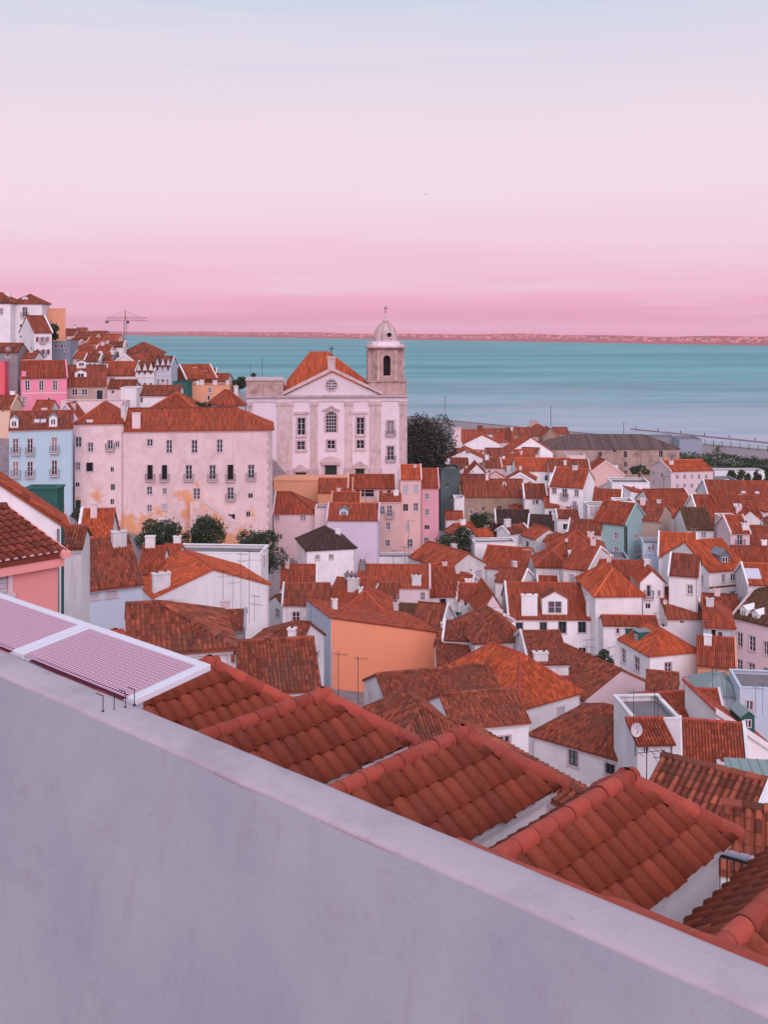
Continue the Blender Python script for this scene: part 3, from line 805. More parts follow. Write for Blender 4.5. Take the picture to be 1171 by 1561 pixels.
H('white gable-fronted house among the roofs of the left hill', 172, 207, 554, 226, -8, 8, 5, 'gy', 1.9, 'whiteclean', 'brown', [(189, 549, 3, 4, 'b')])
H('house with red roof behind the white terrace of pointed gables', 196, 240, 557, 234, -6, 8, 5, 'gx', 2.3, 'cream', 'brown')
H('house with clean red roof and pale wall left of the pointed gables', 155, 207, 571, 215, 4, 8, 5, 'gx', 2.4, 'pinkwhite', 'red', chim=[(160, 555, 6, 12, .3)])
H('small house with dark brown roof under the clean red roof', 163, 206, 591, 207, 4, 5, 5, 'gx', 1.3, 'pinkwhite', 'brown', [(172, 598, 4, 5, 'b'), (186, 598, 4, 5, 'b')])
H('white facade crowned by three pointed gables', 207, 235, 565, 215, 2, 8, 7, 'gx', 1.6, 'white', 'brown', [(212, 567, 4, 8), (221, 567, 4, 8), (230, 567, 4, 8), (212, 586, 4, 4, 'b'), (221, 586, 4, 4, 'b'), (230, 586, 4, 4, 'b')], gablets=(3, 1.6), band=[(576, 'trim')])
H('bluish facade crowned by three pointed gables', 236, 261, 557, 216, 2, 8, 9, 'gx', 1.6, 'paleblue', 'brown', [(240, 562, 4, 7), (248, 562, 4, 7), (256, 562, 4, 7), (241, 583, 4, 9), (248, 583, 4, 9), (255, 583, 4, 9)], gablets=(3, 1.5), band=[(572, 'trim')])
H('red-brown gabled house with red roof beyond the bluish pointed gables', 284, 330, 577, 230, 28, 9, 6, 'gx', 2.7, 'brownred', 'red', chim=[(296, 560, 7, 10, .4, 'peach'), (312, 565, 5, 8, .3)])
H('dark green netted house front with teal awning', 263, 286, 583, 205, 0, 5, 8, 'flat', 0, 'green', 'red')
H('orange-walled house with small chimneys beside the green netting', 286, 350, 588, 212, 4, 7, 7, 'flat', 0, 'peach', 'red', [(320, 595, 5, 8), (318, 607, 4, 7)], chim=[(308, 579, 6, 10, .4), (328, 580, 6, 10, .4), (347, 580, 4, 9, .4), (302, 581, 4, 8, .5)])
H('blue-white house with red hip roof tucked against the church side', 336, 373, 616, 190, 22, 8, 6, 'hip', 2.1, 'paleblue', 'red', [(342, 622, 3, 8), (361, 622, 4, 9)], chim=[(363, 588, 6, 16, .6)])
H('house with broad red pyramid roof behind the long palace roof', 226, 299, 624, 190, 0, 9, 6, 'hip', 2.7, 'pinkwhite', 'red')
H('low white house with shallow red roof behind the pyramid roof', 208, 272, 602, 200, 0, 7, 5, 'gx', 1.5, 'whiteclean', 'brown', [(216, 610, 3, 8, 'b')])
H('plain white block beside the shallow red roof', 184, 208, 592, 197, 0, 5, 7, 'flat', 0, 'whiteclean', 'red')
# blue house and the palace
H('light blue house with balconies and dormered brown roof', 14, 111, 654, 164, 16, 10, 12, 'gx', 2.2, 'blue', 'brown',
  [(24, 680, 8, 22, 'f'), (46, 680, 8, 22, 'f'), (83, 678, 8, 22, 'f'), (24, 715, 8, 22, 'f'), (46, 715, 8, 22, 'f'), (83, 713, 8, 22, 'f')],
  dorm=[(21.5, 652, 12, 17, .02, 'whiteclean', 'zinc'), (81, 649, 12, 17, .02, 'whiteclean', 'zinc')], sky=[(56, 646, 8, 6, .15), (66, 646, 8, 6, .15)])
H('lilac gable wall rising behind the light blue house', 82, 117, 640, 180, 0, 6, 8, 'gy', 2.6, 'lilac', 'red')
PALW = [(119, 674, 9, 16), (138, 682, 8, 15), (168, 678, 8, 14, 'f'), (179, 678, 6, 10), (118, 711, 7, 12), (137, 712, 11, 14, 'o'), (171, 716, 5, 8, 'b'), (118, 739, 6, 7, 'b'), (172, 743, 6, 10, 'b'), (171, 765, 5, 9, 'b'), (118, 769, 8, 14, 'd')]
H('flaking pink-white apartment house with hip roof joined to the long palace', 114, 187, 645, 171.2, 6.5, 12, 18, 'hip', 2.8, 'palazzo', 'red', PALW, chim=[(189, 617, 6, 20, .3), (137, 640, 9, 14, .03)], over=.2)
H('long flaking pink-white palace with balconies and exposed orange plaster', 187.6, 415, 656, 172, 6.5, 12, 19, 'hipR', 3.0, 'palazzo', 'red',
  [(228.5, 675, 9, 11), (258, 681, 9, 20), (296.5, 681, 9, 20), (335, 680, 9, 20),
   (229, 720, 9, 22, 'fo'), (251, 720, 9, 22, 'fo'), (288, 720, 10, 22, 'f'), (324, 720, 10, 22, 'f'), (351.5, 720, 10, 23, 'fo'), (383, 719, 10, 21, 'f'),
   (228, 748, 8, 13), (251, 749, 6, 10), (300, 753, 11, 17, 'w'), (351.5, 752, 10, 18, 'f'), (382, 756, 7, 8, 'b'),
   (228, 775, 7, 11), (251, 773, 7, 10, 's'), (353, 789, 11, 11, 'b'), (378.5, 784, 6, 9, 'b')],
  chim=[(208, 629, 12, 26, .06, 'pinkwhite')], name='palace', cat='palace')
# below the church
H('house with plain red roof hipped against the church terrace', 417, 480, 781, 186, 0, 9, 10, 'hipR', 2.8, 'pinkwhite', 'red', [(422, 789, 7, 9), (462, 790, 8, 9), (426, 818, 9, 8)])
H('peach-walled house with red roof right under the church doors', 485, 537, 749, 196, 0, 6, 8, 'gx', 1.9, 'peach', 'red', [(490, 747, 2, 5, 'b')], verge='R')
H('low red-roofed front wing of the peach-walled house', 506, 549, 767, 187, 0, 5, 7, 'gx', 1.5, 'peach', 'red')
H('white-verged red roof house with roof terrace window', 531, 601, 743, 197, 0, 6, 9, 'gx', 1.9, 'palepink', 'red', [(556, 751, 30, 13), (581, 751, 5, 6, 'b'), (593, 750, 5, 5, 'b')], verge='L')
H('pale pink house with balcony below the roof terrace window', 577, 611, 763, 189, 0, 6, 11, 'gx', .7, 'palepink', 'red', [(583, 778, 7, 13), (594, 779, 8, 17, 'f'), (592, 802, 6, 11), (591, 828, 7, 10)])
H('tall peach-pink narrow house with framed windows and red roof', 610.5, 642, 729, 192, 0, 7, 15, 'gx', 1.9, 'palepink', 'orangetile', [(618.5, 746, 7, 12, 's'), (634, 745, 7, 12, 's'), (618.5, 774, 7, 11, 'b'), (634, 773, 7, 12), (621, 803, 5, 12, 's'), (625, 828, 8, 12)], verge='LR')
H('rose pink narrow house at the end of the row under the stone pine', 643, 669, 742, 193, 0, 9, 13, 'gx', 2.6, 'pink2', 'red', [(651, 757, 6, 9), (651, 781, 6, 10), (651, 804, 7, 7, 'b'), (650, 825, 7, 11)], verge='R')
H('lilac-white house with dormered red roof and blank front', 499, 577, 791, 179, -2, 7, 8, 'gx', 2.0, 'lilac', 'red', [], dorm=[(524, 788, 14, 14, .12, 'paleblue', 'zinc')])
H('white stair block beside the lilac-white dormered house', 480, 500, 776, 184, 0, 5, 9, 'flat', 0, 'pinkwhite', 'red')
H('white cottage with dark brown hip roof and two small windows', 468, 541, 837, 166, 14, 9, 4, 'hip', 2.4, 'whiteclean', 'dark', [(484, 850, 6, 7), (505, 849, 6, 7)])
H('low garden house of white plaster under the pink row', 575, 668, 850, 180, 0, 4, 4, 'flat', 0, 'white', 'red')
# between church and pine, behind
H('teal-grey derelict wall house in the dark alley under the pine', 672, 701, 716, 224, 0, 8, 13, 'flat', 0, 'tealgrey', 'red', [(688, 760, 4, 6, 'b'), (682, 740, 4, 6, 'b')])
H('white gabled house right of the stone pine', 676, 743, 701, 262, -4, 8, 10, 'gy', 2.5, 'whiteclean', 'brown', [(713, 689, 5, 5)])
H('white gabled house with stepped shoulder behind the pine-side gable', 708, 762, 676, 302, 0, 8, 6, 'gy', 2.4, 'whiteclean', 'red')
H('tall pink-white chimney house beside the pine crown', 691, 703, 653, 300, 0, 3, 9, 'flat', 0, 'pinkwhite', 'red')
H('large white gable facing the square with red roof', 776, 843, 689, 300, 0, 12, 6, 'gy', 4.0, 'whiteclean', 'red', [(779, 692, 5, 3, 'b')])
H('far red roof house behind the stepped white gable', 701, 738, 669, 330, 0, 8, 5, 'gx', 2.3, 'pinkwhite', 'red', chim=[(743, 649, 8, 16, .5, 'brownred')])
H('far red roof house with red-clad chimney near the river', 755, 785, 673, 325, 0, 8, 5, 'gx', 2.2, 'pinkwhite', 'red', chim=[(775, 656, 10, 20, .1, 'brownred')])
H('far long brown roof house along the river front', 737, 783, 661, 372, 0, 8, 5, 'gx', 1.4, 'pinkwhite', 'brown')
H('far brown-roofed house at the river edge beside the lantern roof', 775, 803, 662, 356, 0, 8, 5, 'gx', 1.8, 'stone', 'brown')
H('far large brown hip roof house with lantern near the river', 795, 852, 664, 366, 0, 14, 6, 'hip', 3.4, 'beige', 'brown', [(838, 667, 4, 4, 'b')], chim=[(813, 642, 12, 14, .5, 'beige')])
H('stone gable house between lantern roof and warehouse', 828, 851, 667, 345, 0, 10, 7, 'gy', 2.7, 'stone', 'brown')
H('far small brown roof house behind the warehouse', 846, 868, 661, 370, 0, 10, 6, 'gx', 1.7, 'beige', 'brown')
H('red-roofed house in front of the large white gable', 770, 818, 705, 272, 0, 7, 5, 'gx', 1.7, 'pinkwhite', 'red')
H('long red roof with white wall in front of the grey pavilion', 788, 874, 717, 250, 0, 10, 5, 'gx', 2.2, 'whiteclean', 'orangetile')
H('white gable with descending verge under the long red roof', 771, 815, 733, 238, -10, 8, 5, 'gy', 1.7, 'whiteclean', 'brown', verge='F')
H('small pink-white house with skylit roof above the peach ruin', 740, 765, 712, 246, 0, 7, 5, 'gx', 1.6, 'pinkwhite', 'brown', [(746, 719, 3, 5, 'b')])
H('white gable house between pine-side gable and peach ruin', 712, 742, 723, 238, 0, 6, 5, 'gy', 2.3, 'whiteclean', 'brown', [(722, 720, 3, 4, 'b')])
H('brown roofed low house left of the small white gable', 689, 716, 713, 250, 0, 7, 6, 'gx', 1.8, 'pinkwhite', 'brown')
H('brown roof patch of a low house with pink end wall behind the long red roof', 742, 775, 694, 285, 0, 8, 6, 'gx', 1.4, 'palepink', 'brown')
H('peach-walled ruin with broken roof above the stone house', 700, 749, 737, 232, 4, 7, 6, 'gx', 1.4, 'peach', 'brown', [(738, 738, 4, 5, 'b')])
H('rough stone house with brown roof and four dark windows', 708, 801, 756, 216, 0, 9, 8, 'gx', 2.7, 'stone', 'brown', [(718.5, 780, 5, 8), (737, 776, 4, 6, 'b'), (761, 775, 5, 8, 'b'), (785.5, 772, 5, 9, 'b')], dorm=[(769, 742, 7, 9, .3, 'cream')])
H('small white block at the corner of the rough stone house', 693, 708, 760, 214, 0, 4, 6, 'flat', 0, 'whiteclean', 'red')
H('low white shed with red roof in the alley below the stone house', 680, 706, 790, 205, 0, 4, 4, 'gx', 1.0, 'white', 'red')
H('white house with red roof and twin window right of the stone house', 800, 834, 758, 210, -3, 8, 6, 'gx', 2.0, 'whiteclean', 'brown', [(814, 765, 4, 8), (819, 765, 4, 8)])
H('low white house with red roof stepping down from the twin window house', 831, 869, 772, 204, -4, 6, 5, 'gx', 1.4, 'whiteclean', 'red', [(839, 783, 4, 8), (854, 783, 6, 8)])
H('white house under a dark mossy roof beside the garden trees', 757, 809, 801, 204, -3, 9, 5, 'gx', 2.2, 'whiteclean', 'dark', [(776, 806, 5, 8, 'b'), (787, 807, 4, 8, 'b')], chim=[(806, 786, 11, 10, .5, 'cream')])
H('white house under a dark red-ridged roof in the garden row', 805, 851, 807, 198, -12, 8, 5, 'gx', 2.0, 'whiteclean', 'dark', [(810, 814, 5, 8), (822, 815, 5, 8)])
H('red roof house rising behind the two dark mossy roofs', 778, 835, 789, 212, -8, 7, 5, 'gx', 1.8, 'white', 'red')
H('white parapet terrace behind the red roofs with laundry', 724, 788, 828, 178, 6, 4, 4, 'flat', 0, 'whiteclean', 'red')
# centre
H('house with mottled red roof and white gable below the garden trees', 685, 742, 867, 166, 32, 11, 6, 'gy', 2.0, 'white', 'red', chim=[(692, 829, 7, 9, .6)])
H('white house with long wall and broad red roof in the centre', 733, 802, 863, 170, -20, 9, 8, 'gx', 2.4, 'white', 'red', [(765, 885, 3, 6, 'b')], chim=[(820, 838, 13, 20, .5)])
H('small red roof tucked against the long white wall', 686, 720, 891, 162, -12, 4, 4, 'gx', 1.0, 'white', 'red')
H('house with satellite dishes on its low red roof', 697, 737, 913, 158, -8, 6, 5, 'gx', 1.6, 'white', 'red', [(717, 916, 6, 7), (709, 920, 5, 6, 'b')], verge='L')
H('white house with plain red roof and dark balcony door', 641, 701, 908, 158, 6, 10, 6, 'gx', 3.0, 'white', 'red', [(675, 921, 10, 17, 'o')])
H('long pink-white house with low red roof and small chimney', 545, 655, 893, 152, -2, 8, 7, 'gx', 2.1, 'pinkwhite', 'red', [(644.5, 909, 7, 12)], chim=[(635, 877, 14, 12, .05), (543, 856, 10, 28, .4, 'grey')])
H('low red lean roof with doors below the long pink-white house', 552, 607, 908, 142, -3, 5, 5, 'gx', 1.2, 'white', 'brown', [(602, 913, 8, 12, 'o')], verge='')
H('red roof house left of the cluster with tall aerials', 428, 482, 894, 150, 3, 8, 6, 'gx', 2.1, 'white', 'red')
H('brown rippled roof house behind the blue-white gable wall', 431, 502, 920, 136, 2, 7, 6, 'gx', 1.7, 'white', 'brown', verge='L')
H('red roof turned sideways behind the orange wall', 498, 560, 915, 141, -18, 8, 6, 'gx', 2.1, 'white', 'red', chim=[(539, 881, 16, 16, .25), (533, 874, 14, 10, .5, 'grey')])
H('hipped red roof directly behind the orange-walled house', 515, 590, 936, 134, -5, 9, 6, 'hip', 2.2, 'white', 'red')
H('crumbling mossy dark roof behind the orange-walled house', 578, 630, 953, 137, -10, 7, 5, 'gx', 2.0, 'white', 'moss')
H('steep dark red gable roof with broken verge', 627, 672, 957, 136, -18, 7, 6, 'gx', 2.4, 'white', 'brown', verge='R')
H('green corrugated metal shed between the roofs', 668, 700, 945, 143, -8, 4, 6, 'flat', 0, 'green', 'red')
H('white low annex below the green metal shed', 676, 726, 973, 122, -8, 6, 5, 'gx', 1.2, 'white', 'brown')
H('orange-walled house with blue-white side wall and sloping red roof', 505, 665, 941, 124, 22, 9, 9, 'shedR', 3.0, 'orange', 'red', [], over=.15, skin=('L', 'paleblue'))
H('dark brown roof house beside the right end of the orange wall', 667, 720, 1013, 119, 0, 7, 6, 'gx', 1.8, 'white', 'brown', verge='-')
H('small red roof corner house behind the dark brown roof', 668, 700, 985, 131, 0, 5, 5, 'gx', 1.4, 'white', 'brown', verge='-')
H('white house with low brown hip roof and shuttered window', 724, 802, 977, 119, 10, 9, 6, 'hip', 2.2, 'white', 'brown', [(761, 987, 9, 8), (790, 991, 13, 16, 's')])
H('long white house with green-framed windows and big red roof', 776, 938, 941, 143, -2, 12, 9, 'gx', 3.2, 'whiteclean', 'red',
  [(792, 957, 10, 16, 'g'), (828.5, 957, 11, 17, 'g'), (857.5, 956, 12, 18, 'g'), (887.5, 955, 12, 18, 'g'), (888, 991, 10, 8, 'b')],
  chim=[(807, 906, 24, 36, .05, 'whiteclean'), (911, 910, 34, 30, .05, 'whiteclean')], dorm=[(846, 938, 38, 36, .04, 'whiteclean', 'red')])
H('white gable wing at the left end of the green-window house', 733, 770, 935, 146, 5, 9, 8, 'gy', 2.6, 'pinkwhite', 'red')
H('house with large hipped orange-red roof and two white chimneys', 791, 884, 1077, 98, 36, 12, 5, 'hip', 3.2, 'whiteclean', 'orangetile', [], chim=[(820, 1056, 9, 14, .18), (860, 1046, 9, 14, .2)])
H('white house with brown roof behind the big hipped roof', 806, 867, 1010, 112, 3, 9, 6, 'gx', 2.0, 'white', 'brown', chim=[(824, 993, 22, 24, .05)])
H('pink gable house with long brown roof slope', 892, 1000, 1064, 110, 26, 13, 5, 'gy', 2.3, 'pinkwhite', 'brown', verge='-')
H('small pink gabled house with brown roof and aerials', 984, 1033, 1078, 103, -16, 8, 5, 'gx', 2.3, 'pinkwhite', 'brown', verge='-')
# lower centre, nearer
H('brown tile roof house with long ridge right of the orange wall', 596, 772, 1085, 84, 16, 8, 5, 'gx', 1.7, 'white', 'brown', verge='-')
H('low brown roof with white gable end in front of the hipped roof', 690, 806, 1107, 78, 14, 6, 5, 'gx', 1.3, 'whiteclean', 'brown', verge='-')
H('weathered brown hipped roof behind the foreground tiled roofs', 612, 706, 1133, 60, 20, 6, 5, 'hip', 1.4, 'white', 'brown')
H('white house with rippled brown hip roof and green-framed window', 812, 988, 1116, 84, -40, 8, 6, 'hipL', 2.0, 'whiteclean', 'brown', [(874, 1155, 15, 19, 'g'), (930, 1172, 15, 12, 'g')])
H('stained white terrace block with bare flat top and dish', 967, 1038, 1098, 75, 4, 5, 7, 'flat', 0, 'white', 'red', [(1022, 1133, 4, 5, 'b')])
H('small red lean roof against the stained white terrace block', 972, 1026, 1131, 72.4, 4, 2.4, 4, 'shedF', .7, 'white', 'red', [(985, 1143, 5, 8, 'b')], verge='-')
H('long narrow red roof ridge behind the foreground roof wings', 692, 905, 1112, 31.3, -60, .5, 5, 'gx', .1, 'pinkwhite', 'brown', verge='-')
H('red tiled roof behind the stained white terrace block', 1002, 1097, 1122, 88, 8, 8, 6, 'gx', 2.1, 'white', 'red')
H('red roof house with small white chimney stack', 1040, 1140, 1166, 77, -14, 8, 6, 'gx', 1.9, 'white', 'red', chim=[(1102, 1160, 15, 22, .05)])
H('white half-gable house with green dormer', 1092, 1190, 1083, 84, 4, 7, 7, 'shedR', 3.6, 'whiteclean', 'red', verge='F', dorm=[(1140, 1112, 22, 28, .3, 'green', 'greenmetal')])
H('green glazed veranda house under the white half-gable', 1116, 1200, 1180, 60, -8, 2.0, 5, 'shedF', .15, 'greenmetal', 'greenmetal', [(1125, 1188, 12, 14), (1143, 1190, 12, 14), (1161, 1193, 12, 14)])
H('brown tiled roof with coarse courses beside the last foreground roof', 988, 1155, 1203, 33, -36, 2.8, 5, 'gx', .55, 'whiteclean', 'brown')
H('small brick-red roof below the coarse brown roof', 1104, 1190, 1310, 24, -20, 3, 5, 'gx', .6, 'whiteclean', 'brown', verge='-')
H('white terrace wall below the pink-white apartment block', 1128, 1210, 1048, 113, -8, 6, 5, 'flat', 0, 'paleblue', 'red')
# left, nearer
H('long white parapet building in front of the garden trees', 262, 398, 842, 132, -4, 5, 6, 'flat', 0, 'whiteclean', 'red')
H('white gable wall house with orange-red roof and many aerials', 236, 410, 909, 105, 26, 10, 6, 'gy', 2.1, 'whiteclean', 'orangetile', chim=[(232, 874, 26, 26, .1)], verge='')
H('small red-roofed house between brown roof and white gable wall', 211, 246, 873, 112, 4, 7, 5, 'gx', 2.0, 'white', 'red')
H('tiny curved red roof house in front of the garden tree', 247, 272, 849, 122, 0, 4, 5, 'gx', 1.0, 'white', 'red')
H('white house with steep ribbed brown roof and roller shutters', 122, 217, 896, 76, 28, 8, 6, 'gx', 2.5, 'paleblue', 'brown', [(143, 906, 14, 14, 's'), (170, 903, 16, 15, 's')], verge='-')
H('small bright red roof behind the steep ribbed brown roof', 119, 168, 823, 90, 8, 6, 5, 'gx', 2.0, 'white', 'orangetile', verge='L')
H('white house with red verge strip behind the salmon house', -110, 93, 808, 43, 20, 2.6, 7, 'gy', 1.9, 'whiteclean', 'red', verge='-')
H('green corrugated lean-to beside the blue house', 38, 88, 746, 60, 0, 1.2, 6, 'flat', 0, 'green', 'red')
H('small dark brown lean roof in front of the steep ribbed roof', 93, 124, 832, 66, 8, 4, 6, 'gx', .8, 'white', 'brown')
H('brown rippled roof house just beyond the lattice panel', 196, 352, 992, 48, 14, 6, 6, 'hipR', 1.3, 'white', 'brown', verge='-')
H('brown-red half-hipped house left of the white post', 352, 448, 1001, 86, -14, 8, 6, 'hipL', 2.0, 'white', 'brown', chim=[(450, 957, 10, 50, .06, 'whiteclean')], verge='-')
H('ribbed brown lean roof below the blue-white gable wall', 366, 487, 1052, 58, 10, 7, 6, 'gx', 1.6, 'white', 'brown', verge='-')
H('grey-white wall house with small barrel roof among aerials', 330, 372, 957, 92, 6, 5, 6, 'gx', .8, 'grey', 'brown')
# right side
H('long stained river warehouse with grey-brown hip roof', 832, 1036, 684, 330, 0, 18, 11, 'hip', 3.4, 'stained', 'greytile', [(915, 693, 5, 8, 'b'), (953.5, 693, 5, 10, 'b'), (1007.5, 692, 5, 10, 'b'), (953.7, 708, 4, 8, 'b'), (954, 720, 4, 5, 'b'), (937, 688, 4, 4, 'b')], name='warehouse', cat='warehouse')
H('pale pink civic building with two rows of windows and orange roof', 1023, 1087, 718, 265, 12, 11, 10, 'gx', 1.9, 'pinkwhite', 'orangetile',
  [(x, y, 4, 7) for y in (727, 741) for x in (1033, 1044, 1055, 1066, 1077)] + [(996, 722, 3, 6, 'w', 'L'), (1009, 725, 3, 6, 'w', 'L'), (996, 735, 3, 6, 'w', 'L')])
H('low glass and steel terminal box near the quay', 1036, 1071, 670, 430, 0, 14, 5, 'flat', 0, 'bluegrey', 'red', name='terminal', cat='building')
H('long grey flat-roofed quay shed behind the warehouse', 985, 1036, 668, 440, 0, 14, 5, 'flat', 0, 'grey', 'red', name='quay_shed', cat='shed')
H('low white wall pavilion between the small dark trees', 1090, 1166, 718, 330, 0, 6, 4, 'flat', 0, 'whiteclean', 'red')
H('teal flat-roofed sports hall behind the big red roof', 1087, 1140, 739, 285, 0, 16, 4, 'flat', 0, 'teal', 'red')
H('very large red roof at the right with two skylights', 1085, 1240, 772, 206, -8, 20, 7, 'gx', 3.6, 'white', 'red', sky=[(1134, 753, 6, 4, .25), (1155, 757, 6, 4, .25)])
H('brown roof house before the pink gable', 838, 900, 718, 245, -4, 9, 6, 'gx', 2.1, 'white', 'brown')
H('plain white block behind the brown roof', 864, 893, 694, 262, 0, 5, 6, 'flat', 0, 'pinkwhite', 'red')
H('pink gable end under the warehouse wall', 897, 951, 723, 250, 0, 8, 6, 'gy', 3.0, 'palepink', 'brown')
H('white house with red roof, three windows and blank gable side', 838, 889, 740, 205, -22, 11, 7, 'gx', 2.7, 'whiteclean', 'red', [(845, 748, 6, 9), (861, 752, 7, 13, 'f'), (879, 752, 6, 9), (876, 771, 6, 12, 'f')], verge='L')
H('white flat-roofed house cluster with roof terrace', 933, 991, 736, 216, -4, 7, 7, 'flat', 0, 'whiteclean', 'red', [(966, 745, 4, 7, 'b'), (983, 748, 4, 7), (950, 748, 4, 7)])
H('stepped white house descending toward the red valley roof', 962, 1021, 748, 206, 0, 6, 8, 'shedR', 1.6, 'whiteclean', 'red', [(985, 762, 3, 7), (989, 762, 3, 7)])
H('red valley roof house with white verge below the civic building', 1000, 1064, 781, 196, 8, 12, 5, 'gx', 3.2, 'white', 'red', verge='R')
H('wide red roof house with skylight below the very large roof', 1065, 1162, 787, 187, -4, 11, 6, 'gx', 2.8, 'whiteclean', 'red', sky=[(1126, 775, 12, 6, .2)], verge='L')
H('white gable poking from the wide red roof house', 1127, 1161, 792, 184, -4, 5, 6, 'gy', 1.6, 'whiteclean', 'red')
H('house with red roof and white gable above the slatted terrace', 903, 946, 770, 190, -16, 9, 6, 'gx', 2.2, 'whiteclean', 'red', verge='R')
H('white slatted roof terrace block', 896, 937, 771, 182, 0, 4, 5, 'flat', 0, 'whiteclean', 'red', [(902 + i * 6, 778, 3, 10, 's') for i in range(6)])
H('white cube above the teal house', 939, 969, 765, 182, 0, 4, 6, 'flat', 0, 'whiteclean', 'red')
H('pale teal corner house with dark corner strip and red roof', 905, 955, 793, 178, -36, 8, 10, 'gx', 2.7, 'teal', 'red', [(939.5, 817, 6, 10), (939.5, 839, 6, 10), (969, 818, 4, 9, 'w', 'R'), (976, 816, 4, 9, 'w', 'R'), (969, 843, 4, 9, 'w', 'R'), (976, 841, 4, 9, 'w', 'R')], corner=('R', 'doorgreen'), chim=[(925, 781, 5, 7, .35), (935, 783, 4, 7, .35), (945, 787, 4, 8, .3)], verge='R')
H('dirty beige gable house beside the teal corner house', 979, 1004, 791, 180, -28, 9, 8, 'gx', 1.9, 'beige', 'brown', [(1003.5, 794, 5, 3, 'b', 'R'), (1003.5, 800, 5, 3, 'b', 'R')])
H('small blue-grey flat annex at the foot of the teal corner house', 980, 1012, 829, 172, -10, 5, 6, 'flat', 0, 'paleblue', 'red', [(996, 835, 3, 8), (990, 836, 3, 6)])
H('narrow white house left of the brown terrace roof', 850, 883, 789, 186, -4, 6, 7, 'gx', .8, 'whiteclean', 'brown')
H('brown roof with terrace plants left of the teal house', 866, 916, 811, 176, -16, 7, 6, 'gx', 1.5, 'white', 'brown')
H('broad red pyramid roof with a white dish', 836, 924, 844, 165, -8, 10, 5, 'hip', 2.7, 'white', 'red')
H('mottled red hip roof at the foot of the pyramid roof', 818, 868, 862, 160, -4, 7, 5, 'hip', 1.7, 'white', 'red')
H('white stepped terrace walls below the pyramid roof', 870, 916, 848, 160, -4, 4, 5, 'flat', 0, 'whiteclean', 'red', [(880, 855, 4, 6, 'b'), (898, 853, 4, 6, 'b')])
H('white house with red roof facing left and two shuttered windows', 859, 898, 864, 152, -30, 10, 7, 'gx', 2.2, 'whiteclean', 'red', [(872, 882, 6, 11, 's'), (890, 887, 6, 11, 's')])
H('grey flat metal roof terrace below the teal house', 925, 959, 852, 160, -5, 5, 5, 'flat', 0, 'bluegrey', 'red')
H('house with crossing red hip roofs and white blank wall', 908, 981, 906, 140, 3, 10, 6, 'hip', 2.6, 'whiteclean', 'orangetile', [])
H('red gable wing behind the crossing hip roofs', 915, 985, 885, 150, -6, 8, 6, 'gx', 2.0, 'whiteclean', 'red')
H('tall white gable house with iron balcony door', 976, 1013, 886, 141, -3, 7, 8, 'gy', 1.5, 'whiteclean', 'red', [(989, 901, 6, 18, 'f'), (1005, 905, 3, 9), (988, 924, 7, 8, 'b')])
H('large white house with maroon band, big red roof and zinc dormer', 1081, 1138, 870, 150, 20, 11, 9, 'gx', 3.0, 'whiteclean', 'orangetile',
  [(1103, 882, 4, 12), (1118, 880, 7, 12), (1103, 908, 4, 8), (1117, 907, 7, 12), (1046, 856, 5, 9, 'w', 'L'), (1069.5, 883, 5, 11, 'w', 'L'), (1069, 909, 5, 11, 'w', 'L')], dorm=[(1105, 866, 18, 28, .1, 'zinc', 'zinc')], verge='', band=[(896, 'brownred')])
H('orange-red cross wing behind the large white house with band', 1004, 1062, 846, 166, -16, 10, 6, 'gx', 2.6, 'whiteclean', 'orangetile')
H('white house with sloping red verge left of the large white house', 1020, 1064, 874, 140, -20, 7, 7, 'gx', 1.9, 'whiteclean', 'brown', [(1052, 899, 7, 14)], verge='L')
H('house with mossy brown roof and small white front', 1048, 1088, 806, 172, -3, 10, 5, 'gx', 2.5, 'whiteclean', 'moss', [(1057, 811, 6, 9, 'o'), (1073, 815, 6, 10)])
H('plain white wall block right of the mossy roof', 1104, 1130, 791, 176, 0, 5, 7, 'flat', 0, 'pinkwhite', 'red')
H('pink-white house with french window and white chimney', 1114, 1143, 811, 165, 0, 7, 6, 'gx', 1.9, 'pinkwhite', 'red', [(1128, 823, 8, 16, 'f')], chim=[(1149, 797, 9, 30, .1)])
H('brown roof house at the right edge beside the french window', 1146, 1215, 838, 168, 0, 9, 5, 'gx', 2.7, 'pinkwhite', 'brown')
H('mottled grey-red roof house above the glazed lean-to', 1124, 1205, 861, 155, -6, 8, 5, 'gx', 1.9, 'white', 'red')
H('house with glazed lean-to and red roof at the right', 1140, 1210, 889, 143, -6, 7, 6, 'gx', 1.9, 'white', 'orangetile', sky=[(1150, 880, 22, 14, .1)])
H('pale blue-white house with twin green windows', 1073, 1118, 953, 134, -14, 9, 8, 'hipR', 2.4, 'paleblue', 'red', [(1088, 966, 6, 13, 'g'), (1098, 970, 6, 13, 'g'), (1097, 999, 6, 12, 'b')])
H('brown roof house behind the pale blue-white house', 1064, 1130, 938, 144, -10, 8, 6, 'gx', 2.0, 'whiteclean', 'brown')
H('white house with plain brown-red roof and white verge', 1018, 1075, 941, 138, 3, 9, 6, 'gx', 2.7, 'whiteclean', 'brown', [(1040, 946, 6, 8, 'b')], verge='R')
H('pink-white four-window apartment block with white parapet and dormers', 1117.5, 1215, 938, 140, -52, 12, 13, 'gx', 3.2, 'pinkwhite', 'moss',
  [(1128, 975, 8, 19), (1147, 981, 9, 20), (1168, 988, 8, 18), (1128, 1016, 8, 19), (1146, 1022, 9, 20), (1168, 1029, 8, 19)], dorm=[(1134, 941, 12, 17, .03, 'whiteclean', 'whiteclean'), (1152, 949, 12, 18, .03, 'whiteclean', 'whiteclean')])
